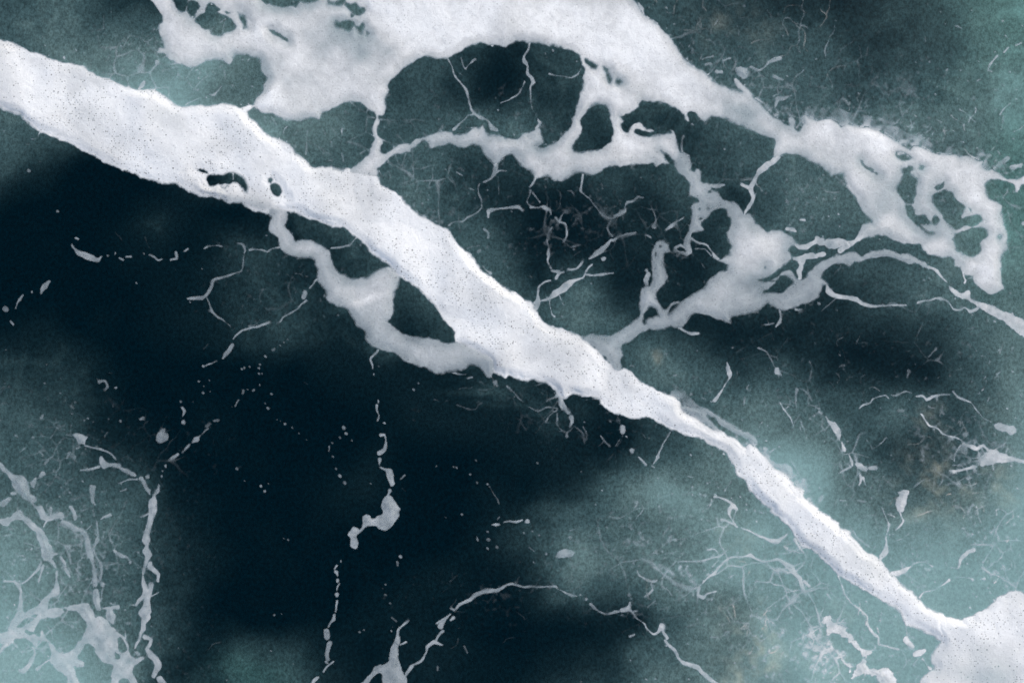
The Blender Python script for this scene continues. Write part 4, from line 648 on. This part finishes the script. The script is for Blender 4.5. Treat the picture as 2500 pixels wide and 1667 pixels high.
for k, f in enumerate(F):
    q = Q[Qo == k]; tt = T[To == k]
    if len(q) + len(tt) == 0: print('EMPTY', f['key']); continue
    ids, inv = np.unique(np.concatenate([q.ravel(), tt.ravel()]), return_inverse=True)
    co, cv, bw, bd = resolve(ids)
    qi, ti = inv[:q.size].reshape(-1, 4), inv[q.size:].reshape(-1, 3)
    lab = np.arange(len(ids))
    if f['kind'] != 'stuff':
        while True:
            old = lab.copy()
            for fc in (qi, ti):
                if len(fc):
                    m = lab[fc].min(1)
                    for c in range(fc.shape[1]): np.minimum.at(lab, fc[:, c], m)
            lab = lab[lab]; lab = lab[lab]
            if (lab == old).all(): break
    else: lab[:] = 0
    roots, cnt = np.unique(lab, return_counts=True)
    rk = np.argsort(-cnt); main = None
    if f['kind'] != 'stuff':
        rk = [r for r in rk if cnt[r] >= 14 or r == rk[0]][:90]     # crumbs below a centimetre or two are left out
    for r in rk:
        sel = lab == roots[r]; new_i = np.cumsum(sel) - 1
        q1 = new_i[qi[sel[qi[:, 0]]]] if len(qi) else qi; t1 = new_i[ti[sel[ti[:, 0]]]] if len(ti) else ti
        pc = mesh_from(f['name'] if main is None else 'foam_bead', co[sel], q1.reshape(-1, 4), t1.reshape(-1, 3),
                       {'cover': ('FLOAT', cv[sel]), 'brown': ('FLOAT', bw[sel]), 'dense': ('FLOAT', bd[sel])})
        pc.data.materials.append(fm)
        if main is None: main = pc
        else: pc.parent = main
    o = main
    o['label'] = f['label']; o['category'] = f['cat']
    if f['group']: o['group'] = f['group']
    if f['kind']: o['kind'] = f['kind']

# ---------------------------------------------------------------- the water
WS = 4; WM = 840
wx = np.arange(-WM, 2500 + WM + 1, WS, dtype=np.float32); wy = np.arange(-WM, 1667 + WM + 1, WS, dtype=np.float32)
w2, h2 = len(wx), len(wy)
g = np.array([[float(v) for v in r.split()] for r in TURB], np.float32)
def crom(x, n):
    x = np.clip(x/100.0, 0, n - 1.0001); i = np.floor(x).astype(int); tt = x - i
    ws = [(-tt + 2*tt*tt - tt**3)/2, (2 - 5*tt*tt + 3*tt**3)/2, (tt + 4*tt*tt - 3*tt**3)/2, (-tt*tt + tt**3)/2]
    Wm = np.zeros((len(x), n), np.float32)
    for kk, qq in zip((-1, 0, 1, 2), ws): Wm[np.arange(len(x)), np.clip(i + kk, 0, n - 1)] += qq
    return Wm
V = crom(wy, g.shape[0]) @ g @ crom(wx, g.shape[1]).T
X2, Y2 = np.meshgrid(wx, wy)
wxx = X2 + 26*fbm((h2, w2), 34, 71, 3); wyy = Y2 + 26*fbm((h2, w2), 34, 77, 3)
ii = np.clip((wyy + WM)/WS, 0, h2 - 1).astype(int); jj = np.clip((wxx + WM)/WS, 0, w2 - 1).astype(int)
V = blur(V[ii, jj], 2)
def blob(x, y, rx, ry, a):
    a = math.radians(a); u = (wxx - x)*math.cos(a) + (wyy - y)*math.sin(a); v = -(wxx - x)*math.sin(a) + (wyy - y)*math.cos(a)
    return np.exp(-(u/rx)**2 - (v/ry)**2)
for (x, y, rx, ry, a, val) in CLOUDS:
    if rx > 1: V = V + val*blob(x, y, rx, ry, a)
n1 = fbm((h2, w2), 30, 81, 5, .62); n2 = fbm((h2, w2), 9, 91, 4, .75)
rg = np.exp(-(fbm((h2, w2), 26, 131, 3)/.09)**2)*np.clip(noise((h2, w2), 60, 137) + .25, 0, 1) + .7*np.exp(-(fbm((h2, w2), 12, 141, 2)/.12)**2)*np.clip(noise((h2, w2), 40, 147), 0, 1)
stk = np.zeros_like(V); sn = noise((h2, w2), 2.6, 161, 45) + .7*noise((h2, w2), 5, 163, 60)
for (x, y, rx, ry, s_) in STREAKS: stk = stk + s_*sn*np.exp(-((X2 - x)/rx)**2 - ((Y2 - y)/ry)**2)
rg = blur(rg.astype(np.float32), 1)
hal = blur(sstep(-30, 0, Fd)*(BR > 165), 8)
hw = np.zeros((h2, w2), np.float32); q0 = (WM - M)//WS; hs = hal[::WS//S, ::WS//S]; hw[q0:q0 + hs.shape[0], q0:q0 + hs.shape[1]] = hs
V = V + 9*hw*np.clip(.5 + noise((h2, w2), 45, 151) + .5*noise((h2, w2), 12, 152), 0, 1.4)
V = np.clip(V, 0, 95)
V = V + stk + 13*rg*sstep(1, 25, V)*(1 - .55*sstep(50, 80, V))
amp = sstep(2, 26, V)
V = np.clip(V + amp*(4.5*n1*(1 - .6*sstep(50, 82, V)) + 2.6*n2*(1 - .75*sstep(50, 80, V))) + (1 - amp)*np.maximum(0, 1.5*n1), 0, 95)
kn = np.array([0, 10, 20, 40, 60, 80, 99]); ramp = np.array([(0, 18, 27), (12, 31, 38), (30, 50, 56), (58, 81, 86), (85, 109, 112), (120, 152, 156), (138, 169, 172)])
col = np.stack([np.interp(V, kn, lin(ramp[:, c])) for c in range(3)], -1)
tn = np.zeros_like(V)
for (x, y, rx, ry, a, val) in TINT: tn = np.maximum(tn, val*blob(x, y, rx, ry, a))
tn = np.clip(tn*(.55 + .7*n1 + .5*rg), 0, 1)[..., None]
tn = tn*np.clip(.35 + .8*rg[..., None] + .5*n2[..., None], .1, 1.6)
col = col*(1 + tn*(np.array([1.32, 1.04, .90]) - 1)) + tn*np.array([.125, .112, .090])
gm_ = np.zeros_like(V)
for (x, y, rx, ry) in GREEN: gm_ = np.maximum(gm_, np.exp(-((wxx - x)/rx)**2 - ((wyy - y)/ry)**2))
col = col*(1 + gm_[..., None]*(np.array([.80, 1.02, .95]) - 1))
col = np.concatenate([col*WATER_GAIN*np.array([1.0, .975, .90]), np.ones_like(V)[..., None]], -1)
# the same swell as under the foam
SW = np.zeros((h2, w2), np.float32)
i0 = (WM - M)//WS; sub = SWELL[::WS//S, ::WS//S]
SW[i0:i0 + sub.shape[0], i0:i0 + sub.shape[1]] = sub
fall = np.clip(np.minimum(np.minimum(X2 + M, 2500 + M - X2), np.minimum(Y2 + M, 1667 + M - Y2))/200, 0, 1)
SW *= fall
co = np.stack([(X2 - 1250)*PX, (833.5 - Y2)*PX, SW], -1).reshape(-1, 3)
ix = (np.arange(h2 - 1)[:, None]*w2 + np.arange(w2 - 1)[None, :]).ravel()
qd = np.stack([ix, ix + w2, ix + w2 + 1, ix + 1], 1)
n0 = len(co); FAR = 4000.0
farv = np.array([(-FAR, FAR, 0), (FAR, FAR, 0), (FAR, -FAR, 0), (-FAR, -FAR, 0)])
cc = [0, w2 - 1, n0 - 1, n0 - w2]
rim = np.array([[n0 + k, cc[k], cc[(k + 1) % 4], n0 + (k + 1) % 4] for k in range(4)])
co = np.concatenate([co, farv]); colr = np.concatenate([col.reshape(-1, 4), np.array([[.02, .06, .07, 1]]*4)])
wo_ = mesh_from('water', co, np.concatenate([qd, rim]), np.zeros((0, 3), int), {'milk': ('FLOAT_COLOR', colr)})
wo_['kind'] = 'structure'; wo_['label'] = 'sea water, black where clear and turquoise where milky'
wm, t, new, link = nodes_of('sea_water')
out = new('ShaderNodeOutputMaterial'); pb = new('ShaderNodeBsdfPrincipled'); tc = new('ShaderNodeTexCoord')
at = new('ShaderNodeAttribute'); at.attribute_name = 'milk'
def tex(scale, detail, rough, a, b, c, d, sc3=(1, 1, 1)):
    mp = new('ShaderNodeMapping'); mp.inputs['Scale'].default_value = sc3; link(tc.outputs['Object'], mp.inputs[0])
    n = new('ShaderNodeTexNoise'); n.inputs['Scale'].default_value = scale; n.inputs['Detail'].default_value = detail; n.inputs['Roughness'].default_value = rough
    link(mp.outputs[0], n.inputs['Vector']); return remap_node(t, n.outputs[0], a, b, c, d), n.outputs[0]
g1, _ = tex(13, 4, .75, .30, .70, .62, 1.40, (1, .8, 1)); g2, raw = tex(34, 2, .6, .3, .7, .86, 1.14, (1, .7, 1))
gg = math_node(t, 'MULTIPLY', g1, g2)
sg = new('ShaderNodeSeparateColor'); link(at.outputs['Color'], sg.inputs[0])
kk = remap_node(t, sg.outputs[1], .08, .34, 1.0, .38)
gg = math_node(t, 'ADD', 1.0, math_node(t, 'MULTIPLY', math_node(t, 'SUBTRACT', gg, 1.0), kk))
vm = new('ShaderNodeVectorMath'); vm.operation = 'SCALE'; link(at.outputs['Color'], vm.inputs[0]); link(gg, vm.inputs['Scale'])
link(vm.outputs[0], pb.inputs['Base Color'])
pb.inputs['Roughness'].default_value = .22; pb.inputs['IOR'].default_value = 1.33; pb.inputs['Specular IOR Level'].default_value = WATER_SPEC
bp = new('ShaderNodeBump'); bp.inputs['Strength'].default_value = .25; bp.inputs['Distance'].default_value = .01
link(raw, bp.inputs['Height']); link(bp.outputs[0], pb.inputs['Normal'])
link(pb.outputs[0], out.inputs[0]); wo_.data.materials.append(wm)
print('foam verts', sum(len(o.data.vertices) for o in sc.objects if o.type == 'MESH') - len(co), 'water', len(co))
